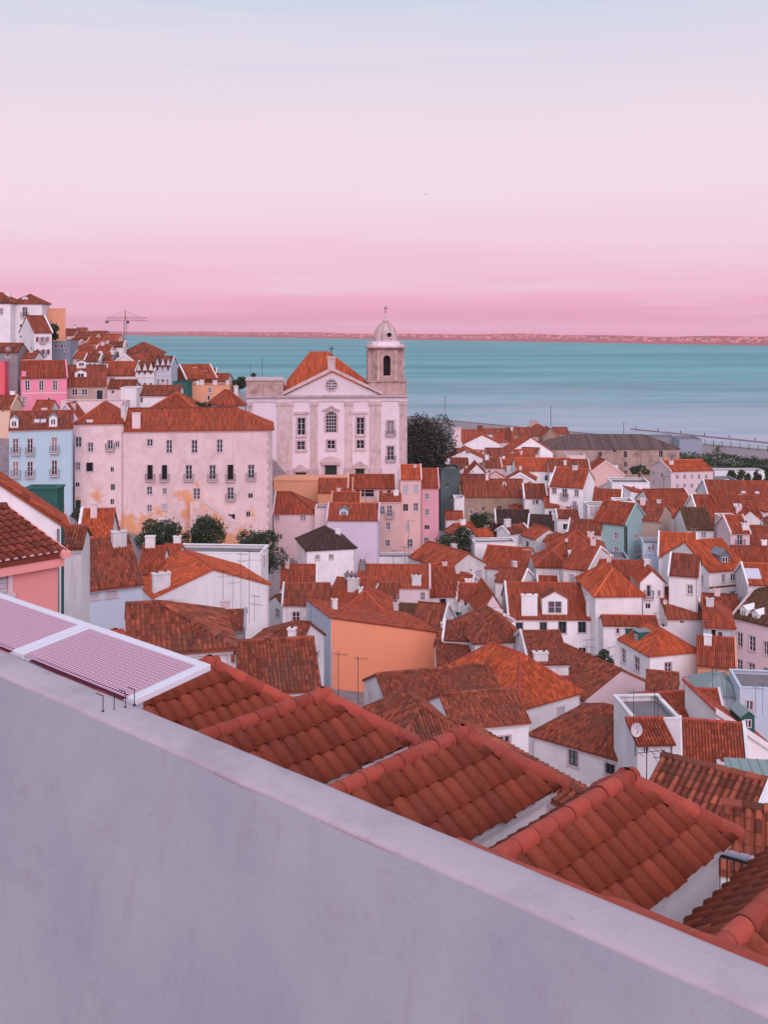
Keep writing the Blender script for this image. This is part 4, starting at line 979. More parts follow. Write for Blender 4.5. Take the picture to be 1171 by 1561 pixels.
H('white corner house with hipped orange roof and green box dormers', 991, 1063, 997, 130, 17, 8.5, 9, 'hip', 2.1, 'whiteclean', 'orangetile', [(1019, 1018, 10, 18), (951, 1000, 6, 18, 'w', 'L'), (971, 1012, 8, 17, 'w', 'L')],
  dorm=[(952, 974, 15, 22, .1, 'green', 'greenmetal', 'L'), (970, 981, 17, 24, .1, 'green', 'greenmetal', 'L')], chim=[(1013, 955, 10, 12, .8)])
H('peach-walled house with red roof between white corner house and pink block', 1063.5, 1122, 1011, 128, -16, 8, 6, 'gx', 2.2, 'peach', 'red', verge='')
H('mossy roof house behind the green box dormers', 1036, 1070, 978, 142, -8, 8, 6, 'gx', 1.4, 'white', 'moss')
H('green metal pyramid roof between peach house and white corner house', 1068, 1134, 1056, 116, -6, 6, 5, 'hip', 1.3, 'paleblue', 'greenmetal')
H('small red-roofed lean-to below the green metal pyramid', 1070, 1100, 1072, 106, -8, 4, 5, 'gx', .8, 'pinkwhite', 'red')
H('salmon house with large rounded brown tiles beside the lattice panels', -60, 88, 861, 25.8, 46, 6, 6, 'gx', .72, 'salmon', 'canaltile', [(3, 890, 9, 34, 's')], verge='R', over=.2, tileobj=True)
# small fry on the flank of the left hill
for i_, (x_, y_, Y_, wl_, tl_, lb_) in enumerate((
    (104, 528, 246, 'palepink', 'brown', 'tiny pale pink house wedged above the brown hip roof of the left hill'),
    (122, 545, 228, 'pinkwhite', 'red', 'tiny pink-white house under the brown hip roof of the left hill'),
    (140, 550, 226, 'white', 'brown', 'tiny white house below the pink-walled hill house'),
    (150, 545, 232, 'cream', 'red', 'tiny cream house squeezed beside the red lean roof'),
    (160, 548, 230, 'grey', 'brown', 'tiny grey house left of the white gable-fronted hill house'),
    (118, 508, 275, 'white', 'brown', 'tiny white house on the crest beyond the peach tower house'),
    (146, 513, 278, 'pinkwhite', 'brown', 'tiny pink-white house on the crest left of the tower crane'),
    (168, 518, 272, 'cream', 'red', 'tiny cream house at the tower crane foot'),
    (318, 572, 236, 'white', 'brown', 'tiny white house right of the red-brown gabled house'),
    (334, 580, 232, 'pinkwhite', 'red', 'tiny pink-white house beside the dark round tree'))):
    H(lb_, x_ - 11, x_ + 11, y_, Y_, (i_ * 7) % 20 - 10, 6, 6, 'gx', 1.3, wl_, tl_, [(x_ - 3, y_ + 6, 3, 4, 'b'), (x_ + 4, y_ + 6, 3, 4, 'b')], group=HG)
H('narrow red tiled roof below the crossing hip roofs', 920, 1003, 951, 137, -3, 3, 5, 'gx', .7, 'whiteclean', 'red', [(942, 962, 5, 8), (985, 962, 5, 8)], verge='-')
# low annexes built on to fronts the list leaves plain, as the crowded slope has everywhere
TAIL = ('the', 'of', 'with', 'and', 'a', 'behind', 'between', 'its', 'in', 'to', 'at', 'by', 'on', 'white', 'red', 'big', 'two', 'beside', 'below', 'under', 'above', 'left', 'right', 'over', 'long', 'small', 'low', 'brown', 'plain', 'from', 'before', 'against', 'pink', 'green', 'directly', 'its', 'tall', 'grey', 'pale', 'orange', 'dark', 'broad', 'farther', 'near')
def core(label, most=7):
    """the head of another thing's label, short enough to point at it by"""
    w_ = label.split()[:most]
    while w_ and w_[-1].strip(',') in TAIL: w_ = w_[:-1]
    return ' '.join(w_).strip(',')
NO_ANNEX = ('orange-walled', 'many aerials', 'salmon', 'lilac', 'veranda', 'derelict', 'quay', 'warehouse', 'hall', 'verge strip', 'lattice', 'foreground', 'gable wing', 'crossing', 'long narrow', 'hipped orange', 'long ridge', 'white gable end', 'pink gable')
TW = {'red': 'red', 'orangetile': 'orange', 'brown': 'brown', 'dark': 'dark', 'moss': 'mossy', 'greytile': 'grey'}
def add_annexes():
    rn = random.Random(23)
    for hs in list(HOUSES):
        f, w, Y = hs['f'], hs['w'], hs['Y']
        if hs['roof'] == 'flat' and rn.random() < .5: continue
        if hs['W'] or not 78 < Y < 245 or w < 3.0 or hs['x0'] < 400 or any(k in hs['label'] for k in NO_ANNEX) or rn.random() > .8: continue
        dA = rn.uniform(2.0, 3.4); wa = w * rn.uniform(.42, .72); ta = rn.choice((.05, w - wa - .05)) ; drop = rn.uniform(1.7, 2.8)
        (xa, ya), (xb, yb) = f.pt(ta, -dA), f.pt(ta + wa, -dA)
        z = hs['ze'] - drop - (hs['rise'] if hs['roof'] == 'shedR' else 0); px = lambda x, y: CX + F * x / y
        tl = rn.choice(('red', 'red', 'brown', 'orangetile')); kind = rn.choice(('shedF', 'shedF', 'gx', 'flat', 'gy')); wl = rn.choice(('white', 'whiteclean', 'pinkwhite', 'cream'))
        words = ('low %s annex in front of the ' % (TW[tl] + '-roofed' if kind != 'flat' else 'flat white') + hs['label']).split()
        cut = words[:15]
        while cut[-1] in ('the', 'of', 'with', 'and', 'a', 'behind', 'between', 'its', 'in', 'to', 'at', 'by', 'on', 'white', 'red', 'big', 'two'): cut = cut[:-1]
        W_ = []
        H(' '.join(cut), px(xa, ya), px(xb, yb), HY + (CZ - z) * F / ya, ya, math.degrees(f.phi), dA - .01, max(3.0, hs['h'] - drop), kind, {'shedF': .3 * dA, 'gx': .28 * dA, 'gy': .25 * wa, 'flat': 0}[kind], wl, tl, W_, name='annex', cat='annex', group='low annexes on the crowded slope')
add_annexes()
# ---------------------------------------------------------------- ground, water, far shore
import numpy as np
CTRL = []
for s in HOUSES: CTRL.append((s['ctr'][0], s['ctr'][1], s['zb']))
# control points where no house fixes the level: under the lookout, and down to the quay
CTRL += [(x, y, 50) for x in (-16, -8, 0, 8, 16) for y in (-6, 2)] + [(-10, 14, 47), (0, 14, 45), (8, 12, 43), (-14, 22, 46), (4, 30, 40), (14, 22, 40)]
CTRL += [(x, 480, 3) for x in range(-150, 400, 60)] + [(x, 560, 2) for x in range(-250, 400, 60)] + [(x, 700, 2) for x in range(-420, 100, 60)]
CTRL += [(-260, y, 30) for y in (120, 200, 300)] + [(260, y, 8) for y in (120, 200, 300)] + [(-230, 420, 18), (-160, 420, 12), (-60, 400, 10), (20, 420, 6), (180, 400, 4)]
CA = np.array(CTRL)
def quay_y(x): return max(715 - 1.15 * x, 330) if x > 0 else 715
def ground(x, y):
    d2 = (CA[:, 0] - x) ** 2 + (CA[:, 1] - y) ** 2 + 14.0
    w = 1.0 / d2 ** 1.9
    z = float((w * CA[:, 2]).sum() / w.sum()) - .8
    q = quay_y(x)
    if y > q - 90: z = z + (2.0 - z) * min(1, (y - q + 90) / 60)
    return z
m = MB(); xs = [-420 + 7 * i for i in range(124)]; ys = [-12 + 6 * i for i in range(122)]
idx = {}
for j, y in enumerate(ys):
    for i, x in enumerate(xs):
        q = quay_y(x)
        idx[i, j] = len(m.v); m.v.append((x, min(y, q), ground(x, min(y, q))))
for j in range(len(ys) - 1):
    for i in range(len(xs) - 1):
        if ys[j] < quay_y(xs[i]) or ys[j] < quay_y(xs[i + 1]):
            m.f.append((idx[i, j], idx[i + 1, j], idx[i + 1, j + 1], idx[i, j + 1])); m.m.append(0)
plaster('cobble', srgb(150, 136, 140), .7, dirt_col=srgb(92, 84, 84), scale=1.2)
g = m.build('ground', 'cobble', smooth=True); g['kind'] = 'structure'
m = MB()
for x in range(-420, 440, 20):
    a, b = (x, quay_y(x)), (x + 20, quay_y(x + 20))
    m.face([(a[0], a[1], -1), (b[0], b[1], -1), (b[0], b[1], 2.3), (a[0], a[1], 2.3)]); m.face([(a[0], a[1], 2.3), (b[0], b[1], 2.3), (b[0], b[1] - 2, 2.3), (a[0], a[1] - 2, 2.3)])
    m.face([(a[0], a[1] - 2, 2.3), (b[0], b[1] - 2, 2.3), (b[0], b[1] - 2, 1.5), (a[0], a[1] - 2, 1.5)])
m.build('quay_wall', 'concrete')['kind'] = 'structure'

# river: teal water with wind streaks and a paler margin by the quay
mw, n, b = _mat('river')
geo = N(n, 'ShaderNodeNewGeometry'); sp = N(n, 'ShaderNodeSeparateXYZ'); n.links.new(geo.outputs['Position'], sp.inputs[0])
mp = N(n, 'ShaderNodeMapping'); mp.inputs['Scale'].default_value = (.0007, .0052, 1); n.links.new(geo.outputs['Position'], mp.inputs[0])
n1 = N(n, 'ShaderNodeTexNoise', Scale=1.0, Detail=6.0, Roughness=.6); n.links.new(mp.outputs[0], n1.inputs['Vector'])
mp2 = N(n, 'ShaderNodeMapping'); mp2.inputs['Scale'].default_value = (.02, .075, 1); n.links.new(geo.outputs['Position'], mp2.inputs[0])
n2 = N(n, 'ShaderNodeTexNoise', Scale=1.0, Detail=7.0, Roughness=.7); n.links.new(mp2.outputs[0], n2.inputs['Vector'])
rp = N(n, 'ShaderNodeValToRGB'); n.links.new(n1.outputs['Fac'], rp.inputs[0])
rp.color_ramp.elements[0].position = .38; rp.color_ramp.elements[0].color = srgb(40, 130, 136)
rp.color_ramp.elements[1].position = .62; rp.color_ramp.elements[1].color = srgb(90, 164, 170)
r2 = N(n, 'ShaderNodeMapRange'); r2.inputs['From Min'].default_value = .35; r2.inputs['From Max'].default_value = .7; r2.inputs['To Min'].default_value = .82; r2.inputs['To Max'].default_value = 1.2
n.links.new(n2.outputs['Fac'], r2.inputs['Value'])
cc = N(n, 'ShaderNodeCombineColor')
for i in range(3): n.links.new(r2.outputs[0], cc.inputs[i])
base = mixrgb(n, 1.0, rp.outputs[0], cc.outputs[0], 'MULTIPLY')
# towards the quay the base colour is mixed paler: mottled, in long ragged streaks
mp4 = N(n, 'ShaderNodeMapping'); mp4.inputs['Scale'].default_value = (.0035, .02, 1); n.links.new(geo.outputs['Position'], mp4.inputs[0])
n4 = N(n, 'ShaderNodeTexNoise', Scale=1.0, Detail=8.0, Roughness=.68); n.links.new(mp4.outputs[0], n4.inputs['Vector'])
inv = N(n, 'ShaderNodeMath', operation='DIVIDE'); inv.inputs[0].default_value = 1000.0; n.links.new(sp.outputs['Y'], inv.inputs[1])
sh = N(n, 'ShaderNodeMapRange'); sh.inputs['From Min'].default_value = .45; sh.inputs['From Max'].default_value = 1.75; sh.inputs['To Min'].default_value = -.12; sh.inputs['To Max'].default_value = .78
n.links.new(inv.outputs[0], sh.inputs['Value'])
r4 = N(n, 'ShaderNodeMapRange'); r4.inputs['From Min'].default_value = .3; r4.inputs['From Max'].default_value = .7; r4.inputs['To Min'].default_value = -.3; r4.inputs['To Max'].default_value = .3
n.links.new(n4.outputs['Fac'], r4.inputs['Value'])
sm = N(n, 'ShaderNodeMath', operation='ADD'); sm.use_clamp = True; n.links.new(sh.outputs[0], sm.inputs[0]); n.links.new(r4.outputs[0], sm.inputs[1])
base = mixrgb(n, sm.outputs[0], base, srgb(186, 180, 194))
n.links.new(base, b.inputs['Base Color']); b.inputs['Roughness'].default_value = .5; b.inputs['Specular IOR Level'].default_value = .12
mp3 = N(n, 'ShaderNodeMapping'); mp3.inputs['Scale'].default_value = (.12, .3, 1); n.links.new(geo.outputs['Position'], mp3.inputs[0])
n3 = N(n, 'ShaderNodeTexNoise', Scale=1.0, Detail=5.0); n.links.new(mp3.outputs[0], n3.inputs['Vector'])
bp = N(n, 'ShaderNodeBump', Strength=.5, Distance=1.0); n.links.new(n3.outputs['Fac'], bp.inputs['Height']); n.links.new(bp.outputs[0], b.inputs['Normal'])
MATS['river'] = mw
# the far bank: low land with a pale scatter of distant town
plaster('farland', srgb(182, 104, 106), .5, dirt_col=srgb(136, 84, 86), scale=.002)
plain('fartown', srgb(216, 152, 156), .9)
m = MB(); town = MB(); rnd = random.Random(3); pts = []
for i in range(161):
    px = -700 + i * 16; t = min(max((px + 100) / 1300, -.3), 1.4)
    Yd = 1.0 / ((1 - t) / 11500 + t / 3350); hh = 22 + 2.5 * math.sin(i * .21) + 1.8 * math.sin(i * .53 + 1) + rnd.uniform(-.6, .6)
    pts.append(((px - CX) / F * Yd, Yd, hh))
rv_ = MB()                                           # the river reaches from under the quay to the far bank
for i in range(160):
    a, b_ = pts[i], pts[i + 1]; ring = [400, 650, 900, 1600, 3000]
    for q0, q1 in zip(ring[:-1] + [3000], ring[1:] + [None]):
        k0, k1 = q0 / a[1], q0 / b_[1]; e0, e1 = (q1 / a[1], q1 / b_[1]) if q1 else (1.008, 1.008)
        rv_.face([(a[0] * k0, a[1] * k0, 0), (b_[0] * k1, b_[1] * k1, 0), (b_[0] * e1, b_[1] * e1, 0), (a[0] * e0, a[1] * e0, 0)])
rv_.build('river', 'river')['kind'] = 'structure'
for i in range(160):
    a, b_ = pts[i], pts[i + 1]
    m.face([(a[0], a[1], -1), (b_[0], b_[1], -1), (b_[0], b_[1] + 60, b_[2] * .35), (a[0], a[1] + 60, a[2] * .35)])
    m.face([(a[0], a[1] + 60, a[2] * .35), (b_[0], b_[1] + 60, b_[2] * .35), (b_[0], b_[1] + 900, b_[2]), (a[0], a[1] + 900, a[2])])
    m.face([(a[0], a[1] + 900, a[2]), (b_[0], b_[1] + 900, b_[2]), (b_[0] * 1.12, b_[1] * 1.12 + 900, b_[2] * .5), (a[0] * 1.12, a[1] * 1.12 + 900, a[2] * .5)])
    for q in range(9):
        if rnd.random() < .6:
            u = rnd.random(); x = a[0] + (b_[0] - a[0]) * u; y = a[1] + 40 + rnd.random() * 500; w_ = rnd.uniform(3, 11); h_ = rnd.uniform(1.5, 4.5)
            z = a[2] * (.3 + .6 * (y - a[1]) / 560)
            town.box(x - w_, x + w_, y, y + 20, z - 8, z + h_)
m.build('far_shore', 'farland')['kind'] = 'structure'
o = town.build('distant_town', 'fartown'); o['kind'] = 'stuff'; o['label'] = 'pale scatter of distant buildings along the far river bank'; o['category'] = 'town'

# ---------------------------------------------------------------- small low houses packed into the gaps of the slope
def overlaps(pts, fr, w, d, mg):
    for x, y in pts:
        dx, dy = x - fr.X, y - fr.Y; t = dx * fr.c + dy * fr.s; q = -dx * fr.s + dy * fr.c
        if -mg < t < w + mg and -mg < q < d + mg: return True
    return False
def infill(want, tries):
    rn = random.Random(41); n_ = 0
    KEEP = [(440, 905, 690, 1062, 140), (925, 935, 1070, 1085, 136), (980, 695, 1092, 752, 280), (690, 722, 806, 792, 225), (832, 660, 1040, 728, 345), (436, 785, 580, 872, 190), (835, 732, 940, 786, 215), (895, 775, 985, 856, 185), (1060, 925, 1190, 1065, 155), (1010, 815, 1142, 925, 165), (770, 895, 945, 1000, 155), (575, 700, 672, 865, 205), (700, 930, 890, 1085, 124), (640, 855, 705, 945, 165), (545, 855, 656, 930, 160), (885, 960, 1005, 1085, 116), (835, 800, 926, 900, 175), (972, 870, 1016, 935, 148)]
    for _ in range(tries):
        if n_ >= want: break
        Y_ = rn.uniform(88, 300); px = rn.uniform(415, 1190) if Y_ < 240 else rn.uniform(690, 1060)
        w_, d_ = rn.uniform(2.7, 5.2), rn.uniform(3.0, 5.0); ph = rn.choice((-36, -28, -22, -12, 16, 26, 34)) + rn.uniform(-5, 5); fr = Frame(px, Y_, ph)
        gx_, gy_ = fr.pt(w_ / 2, d_ / 2); gz = ground(gx_, gy_) + .8
        smp = [fr.pt(w_ * a, d_ * b) for a in (0, .5, 1) for b in (0, .5, 1)]
        if any(overlaps(smp, h_['f'], h_['w'], h_['d'], .12) or overlaps([fr2 for fr2 in h_['crn']] + [h_['ctr']], fr, w_, d_, .12) for h_ in HOUSES if abs(h_['Y'] - Y_) < 45): continue
        e_ = fr.pt(w_, 0); x1 = CX + F * e_[0] / e_[1]; hh = rn.uniform(4.0, 6.2); ze = gz + hh; ye = HY + (CZ - ze) * F / Y_
        if ye > 1075 or ye < 690: continue
        if px < 690 and Y_ > 178: continue
        bx0, bx1, by0, by1 = px - 12, x1 + 12, ye - 2.2 * F / Y_, ye + 3.5 * F / Y_
        if any(bx0 < k_[2] and bx1 > k_[0] and by0 < k_[3] and by1 > k_[1] and Y_ < k_[4] for k_ in KEEP): continue
        kind = rn.choice(('gx', 'gx', 'gx', 'gx', 'gy', 'gy', 'hip', 'shedF')); tl = rn.choice(('red', 'red', 'orangetile', 'brown')); wl = rn.choice(('whiteclean', 'whiteclean', 'whiteclean', 'white', 'pinkwhite'))
        rs_ = {'gx': .27 * d_, 'gy': .27 * w_, 'hip': .25 * min(w_, d_), 'shedF': .22 * d_}[kind]
        near = min((q for q in HOUSES if q['name'] not in ('annex', 'low_house')), key=lambda q: (q['ctr'][0] - gx_) ** 2 + (q['ctr'][1] - gy_) ** 2)
        lb = 'low %s house with %s %s roof beside the %s' % ({'whiteclean': 'white', 'white': 'stained', 'pinkwhite': 'pink-white'}[wl], TW[tl], {'gx': 'gabled', 'gy': 'front-gabled', 'hip': 'hipped', 'shedF': 'lean-to'}[kind], core(near['label']))
        H(lb, px, x1, ye, Y_, ph, d_, hh, kind, rs_, wl, tl, name='low_house', group='small low houses packed on the slope')
        n_ += 1
    print('infill', n_)
infill(120, 14000)

# ---------------------------------------------------------------- build the houses
ROOT = {}
for s in HOUSES: ROOT[s['label']] = (build_house(s, ground), s)

# stair buttress on the palace front
pr, ps = ROOT['long flaking pink-white palace with balconies and exposed orange plaster']
pf = ps['f']
poly = [pf.uv(x, y, -1.6) for x, y in ((289, 850), (372, 850), (372, 801), (359, 799), (309, 764), (290, 764))]
m = MB(); m.prism([(t, z - ps['zb']) for t, z in poly], -2.2, -.003); m.build('outside_stair', 'palazzo', pr)
m = MB(); q = [pf.uv(x, y, -1.6) for x, y in ((309, 764), (359, 799))]
m.prism([(q[0][0], q[0][1] - ps['zb'] + .0), (q[1][0], q[1][1] - ps['zb']), (q[1][0], q[1][1] - ps['zb'] + .7), (q[0][0], q[0][1] - ps['zb'] + .7)], -2.25, -1.9); m.build('stair_parapet', 'pinkwhite', pr)
m = MB(); w_ = ps['w']; h_ = ps['h']
for i in range(24):
    a = .55 if i % 2 else .85; m.box(w_ - a, w_ + .03, -.05, 0, h_ - 1.2 - i * .72, h_ - .5 - i * .72)
m.build('quoins', 'limestone', pr)['kind'] = 'stuff'

# ---------------------------------------------------------------- the church
ch = empty('church', (0, 0, 0)); tag(ch, 'white baroque church with pediment and single domed bell tower', 'church')
cf = Frame(375, 212, 5); zb = 60 - (740 - HY) / F * 212
ch.location = (cf.X, cf.Y, zb); ch.rotation_euler = (0, 0, cf.phi)
def T(x): return cf.uv(x, 650)[0]
def Zc(y, x=505): return cf.uv(x, y)[1] - zb
def cbox(name, x0, x1, y0, y1, s0, s1, mat='limestone', parent=ch):
    m = MB(); m.box(T(x0), T(x1), s0, s1, Zc(y1), Zc(y0)); return m.build(name, mat, parent)
t0, tc0, tc1, t1 = T(376), T(433), T(580), T(620.5); ztop = Zc(604)
wins = [(459.5, 650, 12, 26), (549.5, 650, 12, 26), (459, 679, 12, 13), (505, 678, 12, 13), (549.5, 678, 12, 13), (595.5, 653, 10, 21), (595.5, 692, 10, 21)]
doors = [(458.5, 727, 16, 14), (504.3, 718, 18, 18), (548.7, 721, 14, 12)]
ops = []; fur = []
for x, y, w_, h_ in wins: ops.append((round(T(x) - w_ * .128 / 2, 3), round(T(x) + w_ * .128 / 2, 3), Zc(y + h_ / 2), Zc(y - h_ / 2))); fur.append('w')
for x, y, w_, h_ in doors: ops.append((round(T(x) - w_ * .128 / 2, 3), round(T(x) + w_ * .128 / 2, 3), Zc(y + h_ / 2) , Zc(y - h_ / 2))); fur.append('d')
m = MB(); lo = -8
wall_face(m, lambda u, z: (u + t0, 0, z), (0, 1, 0), t1 - t0, lo, ztop, [(a - t0, b_ - t0, c, d_) for a, b_, c, d_ in ops], .35)
wall_face(m, lambda u, z: (t0, u, z), (1, 0, 0), 9, lo, ztop, []); wall_face(m, lambda u, z: (t1, u, z), (-1, 0, 0), 9, lo, ztop, [])
m.face([(t0, 9, lo), (t1, 9, lo), (t1, 9, ztop), (t0, 9, ztop)]); m.face([(t0, 0, ztop), (t1, 0, ztop), (t1, 9, ztop), (t0, 9, ztop)])
m.build('wall', 'churchwhite', ch)
m = MB(); m.box(tc0 + .2, tc1 - .2, 9.003, 30, lo, Zc(590)); m.build('nave_wall', 'churchwhite', ch)
for (a, b_, c, d_), k in zip(ops, fur):
    me, pn, tr = win_mesh(k, b_ - a, d_ - c); o = link('window' if k == 'w' else 'door', me, ch, ((a + b_) / 2, .06, c)); link('pane' if k == 'w' else 'door_recess', pn, o)
    m = MB(); f_ = .28 if k == 'w' else .5; w2 = (b_ - a) / 2; hh = d_ - c
    m.box(-w2 - f_, -w2, -.16, 0, -.1, hh + f_); m.box(w2, w2 + f_, -.16, 0, -.1, hh + f_); m.box(-w2, w2, -.16, 0, hh, hh + f_)
    if k == 'w': m.box(-w2 - f_ - .1, w2 + f_ + .1, -.24, 0, -.4, -.1)
    m.build('surround', 'limestone', o, (0, -.06, 0))
for x, y in ((595.5, 664), (595.5, 703)):
    a, b_ = balcony_mesh(2.0); bo = link('balcony', a, ch, (T(x), -.01, Zc(y) - .1)); link('railing', b_, bo)
# cornices above the two upper windows, panels below, portal pediments
for x in (459.5, 549.5): cbox('window_cornice', x - 11, x + 11, 627.5, 631, -.4, -.002); cbox('window_apron', x - 7, x + 7, 664, 668, -.12, -.002)
def tri(name, x0, x1, yb, ya, s0, s1, mat='limestone'):
    m = MB(); m.prism([(T(x0), Zc(yb)), (T(x1), Zc(yb)), (T((x0 + x1) / 2), Zc(ya))], s0, s1); return m.build(name, mat, ch)
for x, y in ((458.5, 715), (548.7, 711)):
    cbox('door_lintel', x - 11, x + 11, y, y + 3, -.5, -.165); tri('door_pediment', x - 11.5, x + 11.5, y - .05, y - 8, -.55, -.002)
m = MB(); arc = [(T(504.3) + math.cos(t) * 2.0, Zc(704.5) + math.sin(t) * 1.1) for t in [math.pi * i / 12 for i in range(13)]]; m.prism(arc, -.6, -.002); m.build('door_pediment', 'limestone', ch)
cbox('door_lintel', 490, 518.5, 704.6, 708.5, -.6, -.165)
# arched centre window
ax, aw, ab, at = T(505), .98, Zc(659), Zc(634); rr = aw
def arch(r, z1): return [(ax - r, ab), (ax + r, ab)] + [(ax + math.cos(t) * r, z1 + math.sin(t) * r) for t in [math.pi * i / 12 for i in range(13)]]
m = MB(); zc_ = at - .1; outer, inner = arch(aw + .4, zc_), arch(aw, zc_)
n_ = len(outer)
for i in range(1, n_):
    a, b_, c, d_ = outer[i], outer[(i + 1) % n_], inner[(i + 1) % n_], inner[i]
    m.face([(a[0], -.18, a[1]), (b_[0], -.18, b_[1]), (c[0], -.18, c[1]), (d_[0], -.18, d_[1])])
    m.face([(d_[0], -.18, d_[1]), (c[0], -.18, c[1]), (c[0], -.002, c[1]), (d_[0], -.002, d_[1])]); m.face([(a[0], -.18, a[1]), (b_[0], -.18, b_[1]), (b_[0], -.002, b_[1]), (a[0], -.002, a[1])])
wo_ = m.build('arched_window', 'limestone', ch)
m = MB(); m.face([(x, -.02, z) for x, z in inner]); m.build('pane', 'glass', wo_)
m = MB()
for i in (-1, 0, 1): m.box(ax + i * .5 - .04, ax + i * .5 + .04, -.07, -.03, ab, zc_ + math.sqrt(max(.05, aw * aw - i * i * .25)))
for i in range(6): z = ab + (zc_ - ab + .2) * i / 5; m.box(ax - aw, ax + aw, -.065, -.035, z - .04, z + .04)
m.build('glazing_bars', 'frame', wo_)
m = MB(); hood = [(T(492), Zc(626)), (T(498), Zc(625)), (T(505), Zc(620)), (T(512), Zc(625)), (T(518), Zc(626)), (T(518), Zc(624)), (T(512), Zc(622)), (T(505), Zc(617.2)), (T(498), Zc(622)), (T(492), Zc(624))]
for i in range(4): m.prism([hood[i], hood[i + 1], hood[8 - i], hood[9 - i]], -.45, -.002)
m.build('window_hood', 'limestone', ch)
# pilasters with base and capital
for x0, x1 in ((423, 446), (473.5, 484), (526.5, 537), (564, 580.5), (610, 620.5), (378, 384)):
    p = cbox('pilaster', x0, x1, 618, 714, -.3, -.002)
    m = MB(); m.box(T(x0) - .15, T(x1) + .15, -.46, -.003, Zc(618), Zc(612)); m.build('capital', 'limestone', p)
    m = MB(); m.box(T(x0) - .2, T(x1) + .2, -.5, -.003, -8, Zc(714)); m.build('plinth', 'limestone', p)
# entablature: frieze and projecting cornice
cbox('frieze', 376, 620.5, 605.5, 612, -.22, -.002, 'churchwhite'); cbox('cornice', 373.5, 623, 602.5, 605.5, -.75, 9.4)
cbox('roof_parapet', 375.5, 432, 580, 602.4, -.1, 8.5, 'towerstone'); cbox('parapet_coping', 374, 432.8, 577.5, 580, -.35, 8.8)
# pediment
m = MB(); m.prism([(T(434), Zc(602.4)), (T(579), Zc(602.4)), (T(506.5), Zc(568))], -.1, .9); pd = m.build('pediment', 'churchwhite', ch)
for xa, xb in ((430, 506.5), (583, 506.5)):
    m = MB(); a, b_ = (T(xa), Zc(602.4)), (T(xb), Zc(565)); pl = [a, b_, (b_[0], b_[1] + .62), (a[0], a[1] + .55)]
    m.prism(pl, -.75, 1.1); m.build('raking_cornice', 'limestone', pd)
m = MB(); cxx, czz = T(505.3), Zc(587); ring = [(cxx + math.cos(2 * math.pi * i / 20) * 1.0, czz + math.sin(2 * math.pi * i / 20) * 1.0) for i in range(20)]; ro_ = [(cxx + math.cos(2 * math.pi * i / 20) * 1.3, czz + math.sin(2 * math.pi * i / 20) * 1.3) for i in range(20)]
for i in range(20):
    j = (i + 1) % 20; m.face([(ro_[i][0], -.28, ro_[i][1]), (ro_[j][0], -.28, ro_[j][1]), (ring[j][0], -.28, ring[j][1]), (ring[i][0], -.28, ring[i][1])])
    m.face([(ring[i][0], -.28, ring[i][1]), (ring[j][0], -.28, ring[j][1]), (ring[j][0], -.103, ring[j][1]), (ring[i][0], -.103, ring[i][1])]); m.face([(ro_[i][0], -.28, ro_[i][1]), (ro_[j][0], -.28, ro_[j][1]), (ro_[j][0], -.103, ro_[j][1]), (ro_[i][0], -.103, ro_[i][1])])
oc = m.build('round_window', 'limestone', pd)
m = MB(); m.face([(x, -.12, z) for x, z in ring]); m.build('pane', 'glass', oc)
m = MB(); m.box(cxx - .07, cxx + .07, -.2, -.13, czz - 1, czz + 1); m.box(cxx - 1, cxx + 1, -.195, -.135, czz - .07, czz + .07)
for s_ in (-1, 1): m.box(cxx + s_ * .5 - .04, cxx + s_ * .5 + .04, -.19, -.14, czz - .85, czz + .85); m.box(cxx - .85, cxx + .85, -.185, -.145, czz + s_ * .5 - .04, czz + s_ * .5 + .04)
m.build('glazing_bars', 'frame', oc)
# pedestal and cross at the apex
m = MB(); m.box(T(500), T(511), -.4, 1.2, Zc(565), Zc(547)); m.box(T(499), T(512), -.5, 1.3, Zc(547), Zc(543.5)); pe = m.build('pedestal', 'limestone', pd)
m = MB(); m.tube((T(505.5), .4, Zc(543.5)), (T(505.5), .4, Zc(528)), .09); m.tube((T(505.5) - .5, .4, Zc(532)), (T(505.5) + .5, .4, Zc(532)), .08); m.build('cross', 'iron', pe)
# nave roof
zr0, zr1 = Zc(601), Zc(538, 490); base4 = [(T(430), .9, zr0), (T(584), .9, zr0), (T(586), 26, zr0), (T(428), 26, zr0)]; ra, rb = (T(475), 11, zr1), (T(503), 11, zr1)
m = MB(); sl4 = [[base4[0], base4[1], rb, ra], [base4[1], base4[2], rb], [base4[2], base4[3], ra, rb], [base4[3], base4[0], ra]]
for s_ in sl4: m.face(s_)
nr = m.build('nave_roof', 'orangetile', ch)
m = MB()
for s_ in sl4: tile_strips(m, s_, .3, 2.0, 3, .09)
m.build('roof_tiles', 'orangetile', nr)['kind'] = 'stuff'
# bell tower
tcx, tcs = T(590.5), 4.0
def octo(hw, ch_): return [(-hw, -hw + ch_), (-hw + ch_, -hw), (hw - ch_, -hw), (hw, -hw + ch_), (hw, hw - ch_), (hw - ch_, hw), (-hw + ch_, hw), (-hw, hw - ch_)]
def octprism(m, hw, ch_, z0, z1, hw2=None, ch2=None):
    a = octo(hw, ch_); b_ = octo(hw2 or hw, ch2 or ch_); k = len(m.v)
    m.v += [(tcx + x, tcs + y, z0) for x, y in a] + [(tcx + x, tcs + y, z1) for x, y in b_]
    for i in range(8): j = (i + 1) % 8; m.f.append((k + i, k + j, k + 8 + j, k + 8 + i)); m.m.append(0)
    m.f.append(tuple(k + i for i in range(8))); m.f.append(tuple(k + 8 + i for i in range(8))); m.m += [0, 0]
tw = MB(); m = MB(); octprism(m, 3.85, .5, Zc(602.4), Zc(583)); bt = m.build('bell_tower', 'towerstone', ch)
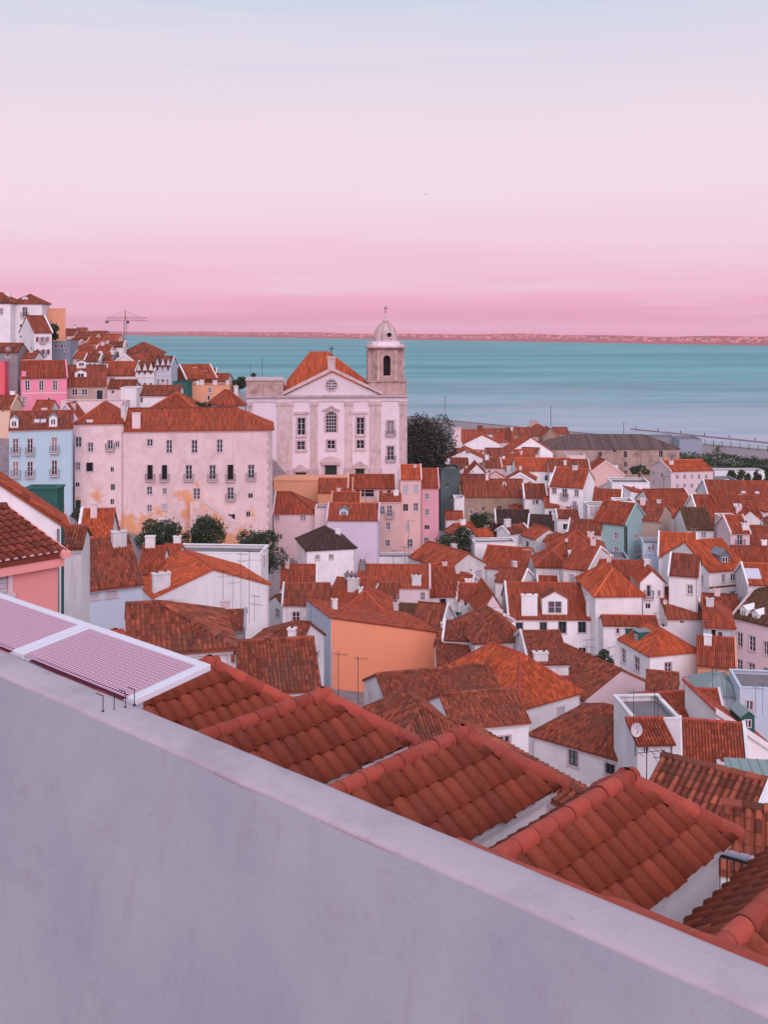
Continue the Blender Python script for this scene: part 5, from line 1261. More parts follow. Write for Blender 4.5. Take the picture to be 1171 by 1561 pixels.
m = MB(); octprism(m, 4.1, .5, Zc(583), Zc(580.5)); m.build('tower_cornice', 'towerstone', bt)
# belfry shaft as eight piers round four arched openings
zq0, zq1 = Zc(580.5), Zc(532.5); hw, chf = 3.3, 1.3; ow, oz = .72, Zc(548)
m = MB(); a = octo(hw, chf)
for i in (0, 2, 4, 6):      # chamfered corners
    p0, p1 = a[i], a[i + 1]; m.face([(tcx + p0[0], tcs + p0[1], zq0), (tcx + p1[0], tcs + p1[1], zq0), (tcx + p1[0], tcs + p1[1], zq1), (tcx + p0[0], tcs + p0[1], zq1)])
for k in range(4):
    th = k * math.pi / 2; cs_, sn_ = math.cos(th), math.sin(th)
    def q(x, y, z): return (tcx + x * cs_ - y * sn_, tcs + x * sn_ + y * cs_, z)
    hwf = hw - chf; zs_ = zq0 + .9
    m.face([q(-hwf, -hw, zq0), q(hwf, -hw, zq0), q(hwf, -hw, zs_), q(-hwf, -hw, zs_)])
    arcp = [(math.cos(math.pi * i / 10) * ow, oz + math.sin(math.pi * i / 10) * ow) for i in range(11)]
    m.face([q(-hwf, -hw, zs_), q(-ow, -hw, zs_), q(-ow, -hw, oz), q(-hwf, -hw, oz)]); m.face([q(ow, -hw, zs_), q(hwf, -hw, zs_), q(hwf, -hw, oz), q(ow, -hw, oz)])
    for i in range(10):
        (x0, z0), (x1, z1) = arcp[i], arcp[i + 1]; m.face([q(x0, -hw, z0), q(x0, -hw, zq1), q(x1, -hw, zq1), q(x1, -hw, z1)])
        m.face([q(x0, -hw, z0), q(x1, -hw, z1), q(x1, -hw + .8, z1), q(x0, -hw + .8, z0)])
    m.face([q(hwf, -hw, oz), q(ow, -hw, oz), q(ow, -hw, zq1), q(hwf, -hw, zq1)]); m.face([q(-hwf, -hw, oz), q(-ow, -hw, oz), q(-ow, -hw, zq1), q(-hwf, -hw, zq1)])
    for sx in (-1, 1): m.face([q(sx * ow, -hw, zs_), q(sx * ow, -hw + .8, zs_), q(sx * ow, -hw + .8, oz), q(sx * ow, -hw, oz)])
    m.face([q(-ow, -hw, zs_), q(ow, -hw, zs_), q(ow, -hw + .8, zs_), q(-ow, -hw + .8, zs_)])
bf = m.build('belfry', 'towerstone', ch)
m = MB(); octprism(m, 2.4, .9, zq0, zq1 - .02); m.build('belfry_interior', 'dark_hole', bf)
m = MB()
for k in range(4):
    th = k * math.pi / 2; cs_, sn_ = math.cos(th), math.sin(th)
    def q(x, y, z): return (tcx + x * cs_ - y * sn_, tcs + x * sn_ + y * cs_, z)
    for sx in (-1, 1):
        c = q(sx * (hw - chf - .28), -hw - .1, 0); m.box(c[0] - .26, c[0] + .26, c[1] - .26, c[1] + .26, zq0, zq1 - .3)
m.build('belfry_pilasters', 'towerstone', bf)['kind'] = 'stuff'
m = MB(); octprism(m, 3.7, 1.1, Zc(532.5), Zc(530.8)); octprism(m, 4.05, 1.2, Zc(530.8), Zc(529)); m.build('belfry_cornice', 'towerstone', bf)
m = MB(); octprism(m, 3.1, 1.2, Zc(529), Zc(526)); octprism(m, 2.7, 1.1, Zc(526), Zc(521)); dr = m.build('dome_drum', 'churchwhite', ch)
for sx in (-1, 1):
    for sy in (-1, 1):
        m = MB(); m.lathe([(.3, Zc(529)), (.3, Zc(526.5)), (.12, Zc(525)), (.28, Zc(523.5)), (.05, Zc(521))], 8, (tcx + sx * 3.2, tcs + sy * 3.2)); m.build('finial', 'limestone', dr)
m = MB(); prof = [(2.35, 521), (2.3, 514), (2.15, 508), (1.95, 503), (1.6, 498.5), (1.15, 495), (.6, 492.6), (.3, 491.5)]
m.lathe([(r_, Zc(y)) for r_, y in prof], 16, (tcx, tcs)); do_ = m.build('dome', 'limestone', ch, smooth=True)
m = MB()
for i in range(8):
    t = 2 * math.pi * (i + .5) / 8
    for (ra_, ya), (rb_, yb_) in zip(prof[:-1], prof[1:]):
        m.tube((tcx + math.cos(t) * ra_, tcs + math.sin(t) * ra_, Zc(ya)), (tcx + math.cos(t) * rb_, tcs + math.sin(t) * rb_, Zc(yb_)), .16, n=5)
m.build('dome_ribs', 'towerstone', do_)['kind'] = 'stuff'
m = MB(); zz = Zc(511); k = 14
rg = [(math.cos(2 * math.pi * i / k), math.sin(2 * math.pi * i / k)) for i in range(k)]
m.face([(tcx + .55 + x * .5, tcs - 2.36, zz + z * .5) for x, z in rg]); dw = m.build('dome_window', 'dark_hole', do_)
m = MB()
for i in range(k):
    a, b_ = rg[i], rg[(i + 1) % k]; m.tube((tcx + .55 + a[0] * .6, tcs - 2.33, zz + a[1] * .6), (tcx + .55 + b_[0] * .6, tcs - 2.33, zz + b_[1] * .6), .13, n=5)
m.build('dome_window_ring', 'limestone', do_)
m = MB(); m.lathe([(.62, Zc(492.3)), (.5, Zc(490.5)), (.7, Zc(489.8)), (.35, Zc(488)), (.18, Zc(485)), (.25, Zc(482)), (.08, Zc(479)), (.05, Zc(476))], 10, (tcx, tcs)); fi = m.build('dome_finial', 'limestone', do_, smooth=True)
m = MB(); m.tube((tcx, tcs, Zc(477)), (tcx, tcs, Zc(466)), .07); m.tube((tcx - .42, tcs, Zc(470)), (tcx + .42, tcs, Zc(470)), .06); m.lathe([(.0, Zc(477)), (.22, Zc(476.3)), (0, Zc(475.3))], 8, (tcx, tcs)); m.build('tower_cross', 'iron', ch)
# terrace wall under the church
tw0 = Frame(417, 204, 0); m = MB(); w_ = tw0.uv(600, 740)[0]; zt = tw0.uv(500, 733)[1]; m.box(0, w_, 0, 7, zt - 14, zt); m.box(-.1, w_ + .1, -.12, 7, zt, zt + .2)
tag(m.build('terrace_wall', 'peach', None, (tw0.X, tw0.Y, 0)), 'peach-washed retaining wall carrying the church forecourt', 'retaining wall')
# ---------------------------------------------------------------- the lookout wall and what stands against it
UR = Vector((.7337, -.6794, 0)); WV = Vector((.6794, .7337, 0)); WROT = math.atan2(-.6794, .7337)     # along the wall (to the right, nearer), and outward
# weathered lilac-white render: soft mottling, dark blotches along the coping, hairline marks
mw, n, b = _mat('lookoutwall')
tcn = N(n, 'ShaderNodeTexCoord')
na = N(n, 'ShaderNodeTexNoise', Scale=.9, Detail=7.0, Roughness=.6); n.links.new(tcn.outputs['Object'], na.inputs['Vector'])
nb_ = N(n, 'ShaderNodeTexNoise', Scale=4.5, Detail=8.0, Roughness=.72); n.links.new(tcn.outputs['Object'], nb_.inputs['Vector'])
nc = N(n, 'ShaderNodeTexNoise', Scale=60.0, Detail=4.0, Roughness=.7); n.links.new(tcn.outputs['Object'], nc.inputs['Vector'])
ra_ = N(n, 'ShaderNodeMapRange'); ra_.inputs['From Min'].default_value = .35; ra_.inputs['From Max'].default_value = .7; n.links.new(na.outputs['Fac'], ra_.inputs['Value'])
base = mixrgb(n, ra_.outputs[0], srgb(166, 171, 178), srgb(152, 158, 169))
rb_ = N(n, 'ShaderNodeMapRange'); rb_.inputs['From Min'].default_value = .55; rb_.inputs['From Max'].default_value = .75; rb_.inputs['To Max'].default_value = .34; n.links.new(nb_.outputs['Fac'], rb_.inputs['Value'])
base = mixrgb(n, rb_.outputs[0], base, srgb(140, 124, 140))
mps = N(n, 'ShaderNodeMapping'); mps.inputs['Scale'].default_value = (5.0, 5.0, .35); n.links.new(tcn.outputs['Object'], mps.inputs[0])
ns_ = N(n, 'ShaderNodeTexNoise', Scale=1.0, Detail=7.0, Roughness=.7); n.links.new(mps.outputs[0], ns_.inputs['Vector'])
rs_ = N(n, 'ShaderNodeMapRange'); rs_.inputs['From Min'].default_value = .56; rs_.inputs['From Max'].default_value = .78; rs_.inputs['To Max'].default_value = .5; n.links.new(ns_.outputs['Fac'], rs_.inputs['Value'])
base = mixrgb(n, rs_.outputs[0], base, srgb(148, 140, 150))
nd = N(n, 'ShaderNodeTexNoise', Scale=16.0, Detail=3.0, Roughness=.5); n.links.new(tcn.outputs['Object'], nd.inputs['Vector'])
rd = N(n, 'ShaderNodeMapRange'); rd.inputs['From Min'].default_value = .73; rd.inputs['From Max'].default_value = .77; rd.inputs['To Max'].default_value = .5; n.links.new(nd.outputs['Fac'], rd.inputs['Value'])
base = mixrgb(n, rd.outputs[0], base, srgb(120, 110, 120))
rc_ = N(n, 'ShaderNodeMapRange'); rc_.inputs['To Min'].default_value = .88; rc_.inputs['To Max'].default_value = 1.1; n.links.new(nc.outputs['Fac'], rc_.inputs['Value'])
c3 = N(n, 'ShaderNodeCombineColor')
for i in range(3): n.links.new(rc_.outputs[0], c3.inputs[i])
base = mixrgb(n, 1.0, base, c3.outputs[0], 'MULTIPLY')
n.links.new(base, b.inputs['Base Color']); b.inputs['Roughness'].default_value = .85; b.inputs['Specular IOR Level'].default_value = .15
bp = N(n, 'ShaderNodeBump', Strength=.15, Distance=.003); n.links.new(nc.outputs['Fac'], bp.inputs['Height'])
bp2 = N(n, 'ShaderNodeBump', Strength=.25, Distance=.02); n.links.new(nb_.outputs['Fac'], bp2.inputs['Height']); n.links.new(bp.outputs[0], bp2.inputs['Normal'])
n.links.new(bp2.outputs[0], b.inputs['Normal']); MATS['lookoutwall'] = mw
mw2, n, b = _mat('coping')
tcn = N(n, 'ShaderNodeTexCoord')
na = N(n, 'ShaderNodeTexNoise', Scale=1.6, Detail=9.0, Roughness=.7); n.links.new(tcn.outputs['Object'], na.inputs['Vector'])
nb_ = N(n, 'ShaderNodeTexNoise', Scale=7.0, Detail=9.0, Roughness=.75); n.links.new(tcn.outputs['Object'], nb_.inputs['Vector'])
ra_ = N(n, 'ShaderNodeMapRange'); ra_.inputs['From Min'].default_value = .45; ra_.inputs['From Max'].default_value = .72; ra_.inputs['To Max'].default_value = .7; n.links.new(na.outputs['Fac'], ra_.inputs['Value'])
base = mixrgb(n, ra_.outputs[0], srgb(182, 170, 178), srgb(138, 128, 138))
rb_ = N(n, 'ShaderNodeMapRange'); rb_.inputs['From Min'].default_value = .62; rb_.inputs['From Max'].default_value = .75; rb_.inputs['To Max'].default_value = .75; n.links.new(nb_.outputs['Fac'], rb_.inputs['Value'])
base = mixrgb(n, rb_.outputs[0], base, srgb(122, 108, 122))
n.links.new(base, b.inputs['Base Color']); b.inputs['Roughness'].default_value = .85; b.inputs['Specular IOR Level'].default_value = .15
bp2 = N(n, 'ShaderNodeBump', Strength=.5, Distance=.02); n.links.new(nb_.outputs['Fac'], bp2.inputs['Height']); n.links.new(bp2.outputs[0], b.inputs['Normal']); MATS['coping'] = mw2

WH, WD = 2.36, 3.62                               # wall top below the eye, near face distance
A0, A1 = -15.0, 6.0
wl = empty('lookout_wall', tuple(UR * A0 + WV * WD + Vector((0, 0, 50.5))), WROT)
tag(wl, 'long lilac-white rendered parapet wall running across the foreground', 'wall')
zt = CZ - WH - 50.5; LN = A1 - A0
m = MB(); nseg = 60
for i in range(nseg):                             # hand-trowelled face: very slightly uneven
    for j in range(12):
        pass
gv = {}
for i in range(nseg + 1):
    for j in range(13):
        x = LN * i / nseg; z = (zt - .018) * j / 12
        gv[i, j] = len(m.v); m.v.append((x, .007 - (zt - z) * .15 + random.uniform(-.002, .002), z))
for i in range(nseg):
    for j in range(12): m.f.append((gv[i, j], gv[i + 1, j], gv[i + 1, j + 1], gv[i, j + 1])); m.m.append(0)
m.box(0, LN, .03, .27, 0, zt - .05)
m.build('wall_face', 'lookoutwall', wl, smooth=False)
m = MB(); nn = 140; prev = None                   # rounded coping, slightly wavy
prof = [(.03, -.05), (.004, -.03), (.004, -.012), (.016, -.002), (.05, .006), (.14, .012), (.25, .004), (.283, -.008), (.296, -.05), (.296, -.16)]
for i in range(nn + 1):
    x = LN * i / nn; k = len(m.v); dz = random.uniform(-.0015, .0015); dy = random.uniform(-.001, .001)
    for y, z in prof: m.v.append((x, y + dy, zt + z + dz))
    if prev is not None:
        for j in range(len(prof) - 1): m.f.append((prev + j, k + j, k + j + 1, prev + j + 1)); m.m.append(0)
    prev = k
m.build('coping', 'coping', wl, smooth=True)
# row of half-round tiles capping the outer foot of the parapet, on the right
def cap_mesh(name, r, ln, mat, n=10, taper=.93):
    m = MB()
    for y, rr in ((0, r), (.05, r * 1.03), (ln, r * taper)):
        for i in range(n + 1): t = math.pi * (i / n * 1.16 - .08); m.v.append((-math.cos(t) * rr, y, math.sin(t) * rr))
    s_ = n + 1
    for q in range(2):
        for i in range(n): m.f.append((q * s_ + i, q * s_ + i + 1, (q + 1) * s_ + i + 1, (q + 1) * s_ + i)); m.m.append(0)
    m.f.append(tuple(range(s_))); m.m.append(0)
    return m.mesh(name, mat, True)
capm = cap_mesh('coping_tile', .13, .43, 'captile')
for i in range(22):
    xx = (-3.7 - A0) + i * .42
    o = bpy.data.objects.new('coping_tile', capm); COL.objects.link(o); o.parent = wl
    o.location = (xx, .41 + random.uniform(-.006, .006), zt - .235 + .010 * min(i, 9) + random.uniform(-.004, .004)); o.rotation_euler = (R(1.5), 0, R(-90 + random.uniform(-1, 1)))

# ---------------------------------------------------------------- the row of tiled hip roofs just below the wall
def lusa_mesh(p=.24, ln=.50):
    m = MB(); n = 12
    def zz(u): return .074 * math.sin(math.pi * u / .8) ** .75 if 0 < u < .8 else .002
    for y, lf in ((0, .034), (ln, .0)):
        for th in (0, -.02):
            for i in range(n + 1): u = i / n; m.v.append(((u - .5) * p * 1.03, y, zz(u) + lf + th))
    s_ = n + 1
    for i in range(n):
        m.f.append((i, i + 1, 2 * s_ + i + 1, 2 * s_ + i)); m.f.append((i, s_ + i, s_ + i + 1, i + 1)); m.m += [0, 0]
    m.f.append((0, 2 * s_, 3 * s_, s_)); m.f.append((n, s_ + n, 3 * s_ + n, 2 * s_ + n)); m.m += [0, 0]
    return m.mesh('tile', 'neartile', False)
LUSA = lusa_mesh(); RIDGE = cap_mesh('ridge_tile', .118, .44, 'captile')
me = LUSA; me.polygons.foreach_set('use_smooth', [i % 2 == 0 and i < 24 for i in range(len(me.polygons))])
ROOFLETS = [('beside the white lattice panel', 171, 959, -17.35, 11.72), ('half hidden by the white lattice corner', 320, 1001, -14.73, 11.86), ('second from the white lattice corner', 490, 1048, -12.12, 11.99),
            ('third from the white lattice corner', 705, 1105, -9.49, 12.2), ('fourth from the lattice corner, broad right slope', 955, 1172, -6.98, 12.40), ('only its left slope in view', 1257, 1259, -4.42, 12.6)]
b_, rs = 1.0, .76
UQ = Vector((.743, -.669, 0)); WQ = Vector((.669, .743, 0)); QROT = math.atan2(-.669, .743)
for ri, (lab, _, _, aa, dd) in enumerate(ROOFLETS):
    zpk = CZ - 5.674 - .13; pos = UQ * aa + WQ * dd
    gz = min(ground(pos.x + q.x, pos.y + q.y) for q in (WV * 1, WV * -4, UR, -UR))
    rt = empty('roof_wing', (pos.x, pos.y, gz), QROT)
    tag(rt, 'narrow white wing with red tiled hip roof, ' + lab, 'roof wing')
    zp = zpk - gz; ext = 3.6
    m = MB(); q = b_ - .14
    m.box(-q, q, -ext, b_ - .16, -.6, zp - rs - .02); m.build('wall', 'whiteclean', rt)
    m = MB(); m.box(-b_ + .03, b_ - .03, -ext, b_ - .04, zp - rs - .13, zp - rs - .05); m.box(-b_ + .09, b_ - .09, -ext + .01, b_ - .1, zp - rs - .22, zp - rs - .13); m.build('cornice', 'whiteclean', rt)
    S = [[(b_, -ext, zp - rs), (b_, b_, zp - rs), (0, 0, zp), (0, -ext, zp)], [(-b_, b_, zp - rs), (-b_, -ext, zp - rs), (0, -ext, zp), (0, 0, zp)], [(b_, b_, zp - rs), (-b_, b_, zp - rs), (0, 0, zp)]]
    m = MB()
    for s_ in S: m.face([(x, y, z - .02) for x, y, z in s_])
    m.face([(b_, -ext, zp - rs - .03), (b_, b_, zp - rs - .03), (-b_, b_, zp - rs - .03), (-b_, -ext, zp - rs - .03)])
    dk = m.build('roof', 'neartile', rt)
    for si, s_ in enumerate(S):
        if si == 1 and ri < 4:
            m = MB(); tile_strips(m, s_, .24, .43, 5, .055); m.build('rear_tiles', 'neartile', dk)['kind'] = 'stuff'; continue
        o, e, up, nrm, pw, cols = slope_columns(s_, .24); rl = 1.304 / 3.05
        for ac, c0, c1 in cols:
            r_ = 0
            while True:
                st = c0 - .05 + r_ * rl; av = c1 - st - .04
                if av < .1: break
                slip = random.random() < .05; tw_ = random.gauss(0, .045 if slip else .014); e2 = (e + up * tw_).normalized(); u2 = nrm.cross(e2)
                piece('tile', LUSA, dk, o + e * (ac + random.uniform(-.007, .007)) + up * (st + random.gauss(0, .011) - (.035 if slip else 0)) + nrm * (.004 + .001 * (int(ac / .24) % 2) + abs(random.gauss(0, .003))), e2, u2, nrm, sy=min(1.0, av / .5), sx=pw / .24)
                r_ += 1
    # ridge and hip tiles
    def run(a, c, drop=0):
        a = Vector(a); c = Vector(c); d = c - a; ln = d.length; d.normalize(); sd = d.cross(Vector((0, 0, 1))).normalized(); u_ = sd.cross(d); k = int(math.ceil(ln / .40))
        for i in range(k):
            piece('ridge_tile', RIDGE, rt, a + d * (i * ln / k + random.uniform(-.01, .01)) + u_ * (.0 + random.uniform(-.006, .006)), sd, d, u_)
    run((0, -ext, zp + .0), (0, .1, zp + .0))
    for sx in (1, -1): run((sx * (b_ + .05), b_ + .05, zp - rs - .01), (0, 0, zp + .005))
    m = MB(); m.lathe([(.14, zp - .02), (.14, zp + .05), (.11, zp + .11), (.05, zp + .14)], 12, (0, 0)); m.build('peak_tile', 'captile', rt, smooth=True)

# ---------------------------------------------------------------- white framed lattice panels on the wall
ltop = CZ - 2.339
def lattice(a0, a1, label):
    """panel lying outward from the wall top, between a0 and a1 along it"""
    pos = UR * a0 + WV * 3.93; rt = empty('lattice_panel', (pos.x, pos.y, ltop - .05), WROT); tag(rt, label, 'lattice panel', 'white lattice panels on the wall top')
    ln, dp = a1 - a0, .605; f_ = .062; th = .045; rise = .084
    def zz(y): return rise * y / dp
    for nm, x0, x1, y0, y1 in (('frame_rail', 0, ln, dp - f_, dp), ('frame_stile', 0, f_, 0, dp - f_), ('frame_stile', ln - f_ * 1.3, ln, 0, dp - f_)):
        m = MB(); k = len(m.v)
        m.v += [(x0, y0, zz(y0)), (x1, y0, zz(y0)), (x1, y1, zz(y1)), (x0, y1, zz(y1)), (x0, y0, zz(y0) + th), (x1, y0, zz(y0) + th), (x1, y1, zz(y1) + th), (x0, y1, zz(y1) + th)]
        for q in ((0, 3, 2, 1), (4, 5, 6, 7), (0, 1, 5, 4), (1, 2, 6, 5), (2, 3, 7, 6), (3, 0, 4, 7)): m.f.append(tuple(k + i for i in q)); m.m.append(0)
        o = m.build(nm, 'whitepaint', rt); bv = o.modifiers.new('bevel', 'BEVEL'); bv.width = .006; bv.segments = 2
    m = MB(); pt = .033; bw = .0062
    for i in range(int(ln / pt)):
        x = f_ + i * pt
        if x > ln - f_ * 1.3: break
        m.face([(x - bw, .0, .043), (x + bw, .0, .043), (x + bw, dp - f_, zz(dp - f_) + .043), (x - bw, dp - f_, zz(dp - f_) + .043)])
        m.face([(x + bw, f_ * .6, zz(f_ * .6) + .040), (x + bw, dp - f_, zz(dp - f_) + .040), (x + bw, dp - f_, zz(dp - f_) + .028), (x + bw, f_ * .6, zz(f_ * .6) + .028)])
    for i in range(int(dp / pt)):
        y = .008 + i * pt
        if y > dp - f_: break
        m.box(f_, ln - f_ * 1.3, y - bw * .8, y + bw * .8, zz(y) + .034, zz(y) + .040)
    m.build('lattice', 'latticepink', rt)['kind'] = 'stuff'
    m = MB(); m.face([(f_ * .9, .01, zz(.01) + .005), (ln - f_ * 1.2, .01, zz(.01) + .005), (ln - f_ * 1.2, dp - f_ * .9, zz(dp - f_) + .005), (f_ * .9, dp - f_ * .9, zz(dp - f_) + .005)]); m.build('backing_panel', 'latticeback', rt)
    for x in (.1, ln - .1): m = MB(); m.box(x - .02, x + .02, .0, .12, -.06, .02); m.build('support_bracket', 'whitepaint', rt)
plain('latticepink', srgb(214, 176, 196), .5); plain('latticeback', srgb(100, 36, 66), .6)
lattice(-7.22, -5.78, 'white framed lattice panel with a free corner over the tiled roof')
lattice(-8.70, -7.235, 'white framed lattice panel between the free-corner panel and the salmon house')
lattice(-10.2, -8.715, 'white framed lattice panel farthest along the wall toward the salmon house')
# four bent iron pegs in the coping
for i, (px, py) in enumerate(((157, 1086), (174, 1084), (191, 1080), (205, 1076))):
    d = Vector(((px - CX) / F, 1, -(py - HY) / F)); lam = -WH / d.z * 1.0; p_ = Vector((0, 0, CZ)) + d * lam
    m = MB(); m.tube((0, 0, -.06), (0, 0, .10), .0032); m.tube((0, 0, .098), (-.045, .02, .108), .0032); m.lathe([(.009, -.002), (.009, .008)], 8)
    tag(m.build('wall_peg', 'iron', None, (p_.x, p_.y, CZ - WH + .004)), 'small bent iron peg standing in the coping beside the lattice panel', 'peg', 'iron pegs in the coping')

# ---------------------------------------------------------------- trees
def leafmat(name, c1, c2):
    m, n, b = _mat(name); geo = N(n, 'ShaderNodeNewGeometry')
    base = mixrgb(n, geo.outputs['Random Per Island'], c1, c2); n.links.new(base, b.inputs['Base Color'])
    b.inputs['Roughness'].default_value = .7; b.inputs['Specular IOR Level'].default_value = .2; MATS[name] = m
leafmat('leaf', srgb(42, 56, 46), srgb(78, 90, 66)); leafmat('pineleaf', srgb(44, 50, 46), srgb(80, 82, 74)); leafmat('palmleaf', srgb(54, 68, 50), srgb(80, 90, 62)); leafmat('flowerleaf', srgb(84, 50, 62), srgb(110, 80, 74))
def tree(label, x0, x1, y0, y1, Y, nblob=14, nleaf=3000, leaf=.22, mat='leaf', name='tree', depth=.8, base=None, group=None, lean=0):
    rn = random.Random(hash((x0, y0)) & 0xffff)
    c = P((x0 + x1) / 2, (y0 + y1) / 2, Y); rx = (x1 - x0) / 2 / F * Y * 1.14; rz = (y1 - y0) / 2 / F * Y * 1.14; ry = rx * depth
    gz = ground(c.x + lean, c.y) - .1 if base is None else base
    rt = empty(name, (c.x + lean, c.y, gz)); tag(rt, label, 'tree', group)
    cz = c.z - gz
    blobs = []
    for i in range(nblob):
        th = rn.uniform(0, 2 * math.pi); u = rn.uniform(-.85, .9); r_ = math.sqrt(max(0, 1 - u * u)) * rn.uniform(.35, .72)
        blobs.append((-lean + math.cos(th) * r_ * rx, math.sin(th) * r_ * ry, cz + u * rz * .68, rn.uniform(.26, .44)))
    m = MB(); per = nleaf // nblob
    for bx, by, bz, br in blobs:
        R3 = (rx * br, ry * br, rz * br * .95)
        for k in range(per):
            v = Vector((rn.gauss(0, 1), rn.gauss(0, 1), rn.gauss(0, 1))).normalized() * (rn.uniform(.5, 1.06) ** .6 if rn.random() < .9 else rn.uniform(1.0, 1.4))
            p_ = Vector((bx + v.x * R3[0], by + v.y * R3[1], bz + v.z * R3[2]))
            s_ = leaf * rn.uniform(.6, 1.5); a = Vector((rn.gauss(0, 1), rn.gauss(0, 1), rn.gauss(0, .7))).normalized(); b2 = a.orthogonal().normalized()
            b2 = (Matrix.Rotation(rn.uniform(0, 6.28), 3, a) @ b2); a2 = a.cross(b2)
            m.face([p_ - b2 * s_, p_ + a2 * s_ * .5, p_ + b2 * s_, p_ - a2 * s_ * .5])
    m.build('crown', mat, rt)
    m = MB(); tr = max(.12, rx * .06); top = cz - rz * .25
    m.tube((0, 0, -.5), (-lean * .5, 0, top * .6), tr * 1.3, tr, 8); m.tube((-lean * .5, 0, top * .6), (-lean, 0, max(top, top * .6 + .3)), tr, tr * .7, 8)
    for bx, by, bz, br in blobs[:7]: m.tube((-lean * .5, 0, top * .62), (bx, by, bz), tr * .55, tr * .15, 5)
    m.build('trunk', 'bark', rt)
tree('dense dark stone pine standing right of the church', 608, 694, 634, 730, 230, 34, 15000, .24, 'pineleaf', 'stone_pine', .9)
tree('dark round tree before the palace wall beside the white dish', 204, 281, 791, 852, 158, 18, 6500, .17, group=None)
tree('dark spreading tree before the palace stair', 279, 346, 789, 850, 158, 16, 6000, .17)
tree('large dark tree at the palace corner behind the white parapet building', 351, 433, 804, 876, 152, 20, 7500, .17)
tree('bushy green tree below the rough stone house', 711, 757, 780, 830, 196, 14, 4500, .18)
tree('dark low tree in the garden under the rose pink house', 663, 724, 803, 852, 182, 14, 5000, .18)
tree('reddish flowering bush beside the garden terrace', 743, 774, 797, 832, 192, 8, 1800, .16, 'flowerleaf')
tree('dark domed tree at the foot of the peach tower house', 64, 92, 494, 520, 222, 10, 2500, .22)
tree('dark round tree behind the church left parapet', 349, 374, 571, 598, 236, 10, 2500, .24)
tree('small dark tree top peeping over the church parapet', 374, 392, 568, 582, 240, 6, 1200, .22)
tree('dark shrub tree between pyramid roof and blue-white house', 284, 322, 607, 632, 196, 9, 2200, .2)
tree('grey-green bush hanging over the blue house foot', 108, 130, 776, 795, 150, 5, 900, .14)
tree('leafy potted greenery on the balcony ledge of the long white house', 906, 940, 990, 1018, 128, 6, 1100, .12)
tree('bare-branched grey bush before the stained warehouse', 960, 990, 708, 728, 318, 6, 900, .3)
GQ = 'dark trees lined up by the quay'
for i, (xa, xb, ya, yb_) in enumerate(((1106, 1122, 712, 744), (1124, 1145, 714, 744), (1147, 1160, 715, 744), (1162, 1180, 712, 744))):
    tree('slim dark tree in the row before the low white wall pavilion', xa, xb, ya, yb_, 322, 6, 900, .35, group=GQ)
for i in range(9):
    xa = 1036 + i * 16; ya = 697 + i * 1.8
    tree('dark round tree in the hedge row along the quay road', xa, xa + 24, ya, ya + 18, 372 - i * 3, 6, 800, .4, group='hedge row trees along the quay road')
rn_ = random.Random(11); m = MB()
for i in range(9000):
    x_ = rn_.uniform(1036, 1260); Yq = rn_.uniform(330, 378); c = P(x_, 700, Yq); gz = ground(c.x, c.y); hh_ = 1.6 + 1.0 * math.sin(c.x * .31) * math.sin(c.y * .23 + 1) + rn_.uniform(-.5, .6)
    p_ = Vector((c.x, c.y, gz + hh_ * rn_.random() ** .4)); a = Vector((rn_.gauss(0, 1), rn_.gauss(0, 1), rn_.gauss(0, 1))).normalized(); b2 = a.orthogonal().normalized() * rn_.uniform(.25, .55); a2 = a.cross(b2)
    m.face([p_ - b2, p_ + a2 * .6, p_ + b2, p_ - a2 * .6])
o = m.build('shrubbery', 'leaf'); o['kind'] = 'stuff'; o['label'] = 'dark shrubbery filling the quay garden behind the civic building'; o['category'] = 'shrubs'
def palm(label, x, yt, Y):
    top = P(x, yt, Y); gz = ground(top.x, top.y) - .1; rt = empty('palm_tree', (top.x, top.y, gz)); tag(rt, label, 'palm', None); h_ = top.z - gz
    m = MB()
    for i in range(6): m.tube((0, 0, h_ * i / 6), (0, 0, h_ * (i + 1) / 6), .28, .25, 7)
    m.build('trunk', 'bark', rt); m = MB(); rn = random.Random(5)
    for k in range(22):
        th = 2 * math.pi * k / 22; el_ = rn.uniform(-.5, 1.0); p0 = Vector((0, 0, h_)); d = Vector((math.cos(th) * math.cos(el_), math.sin(th) * math.cos(el_), math.sin(el_)))
        for j in range(5):
            p1 = p0 + d * .62; sd = d.cross(Vector((0, 0, 1))).normalized() * (.22 - .03 * j); m.face([p0 - sd, p1 - sd * .8, p1, p0]); m.face([p0, p1, p1 + sd * .8 - Vector((0, 0, .06)), p0 + sd - Vector((0, 0, .06))]); p0 = p1; d = (d + Vector((0, 0, -.28))).normalized()
    m.build('fronds', 'palmleaf', rt)
palm('palm tree on the quay beside the glass terminal', 1094, 684, 385)
palm('short palm tree on the quay farther right', 1148, 700, 372)

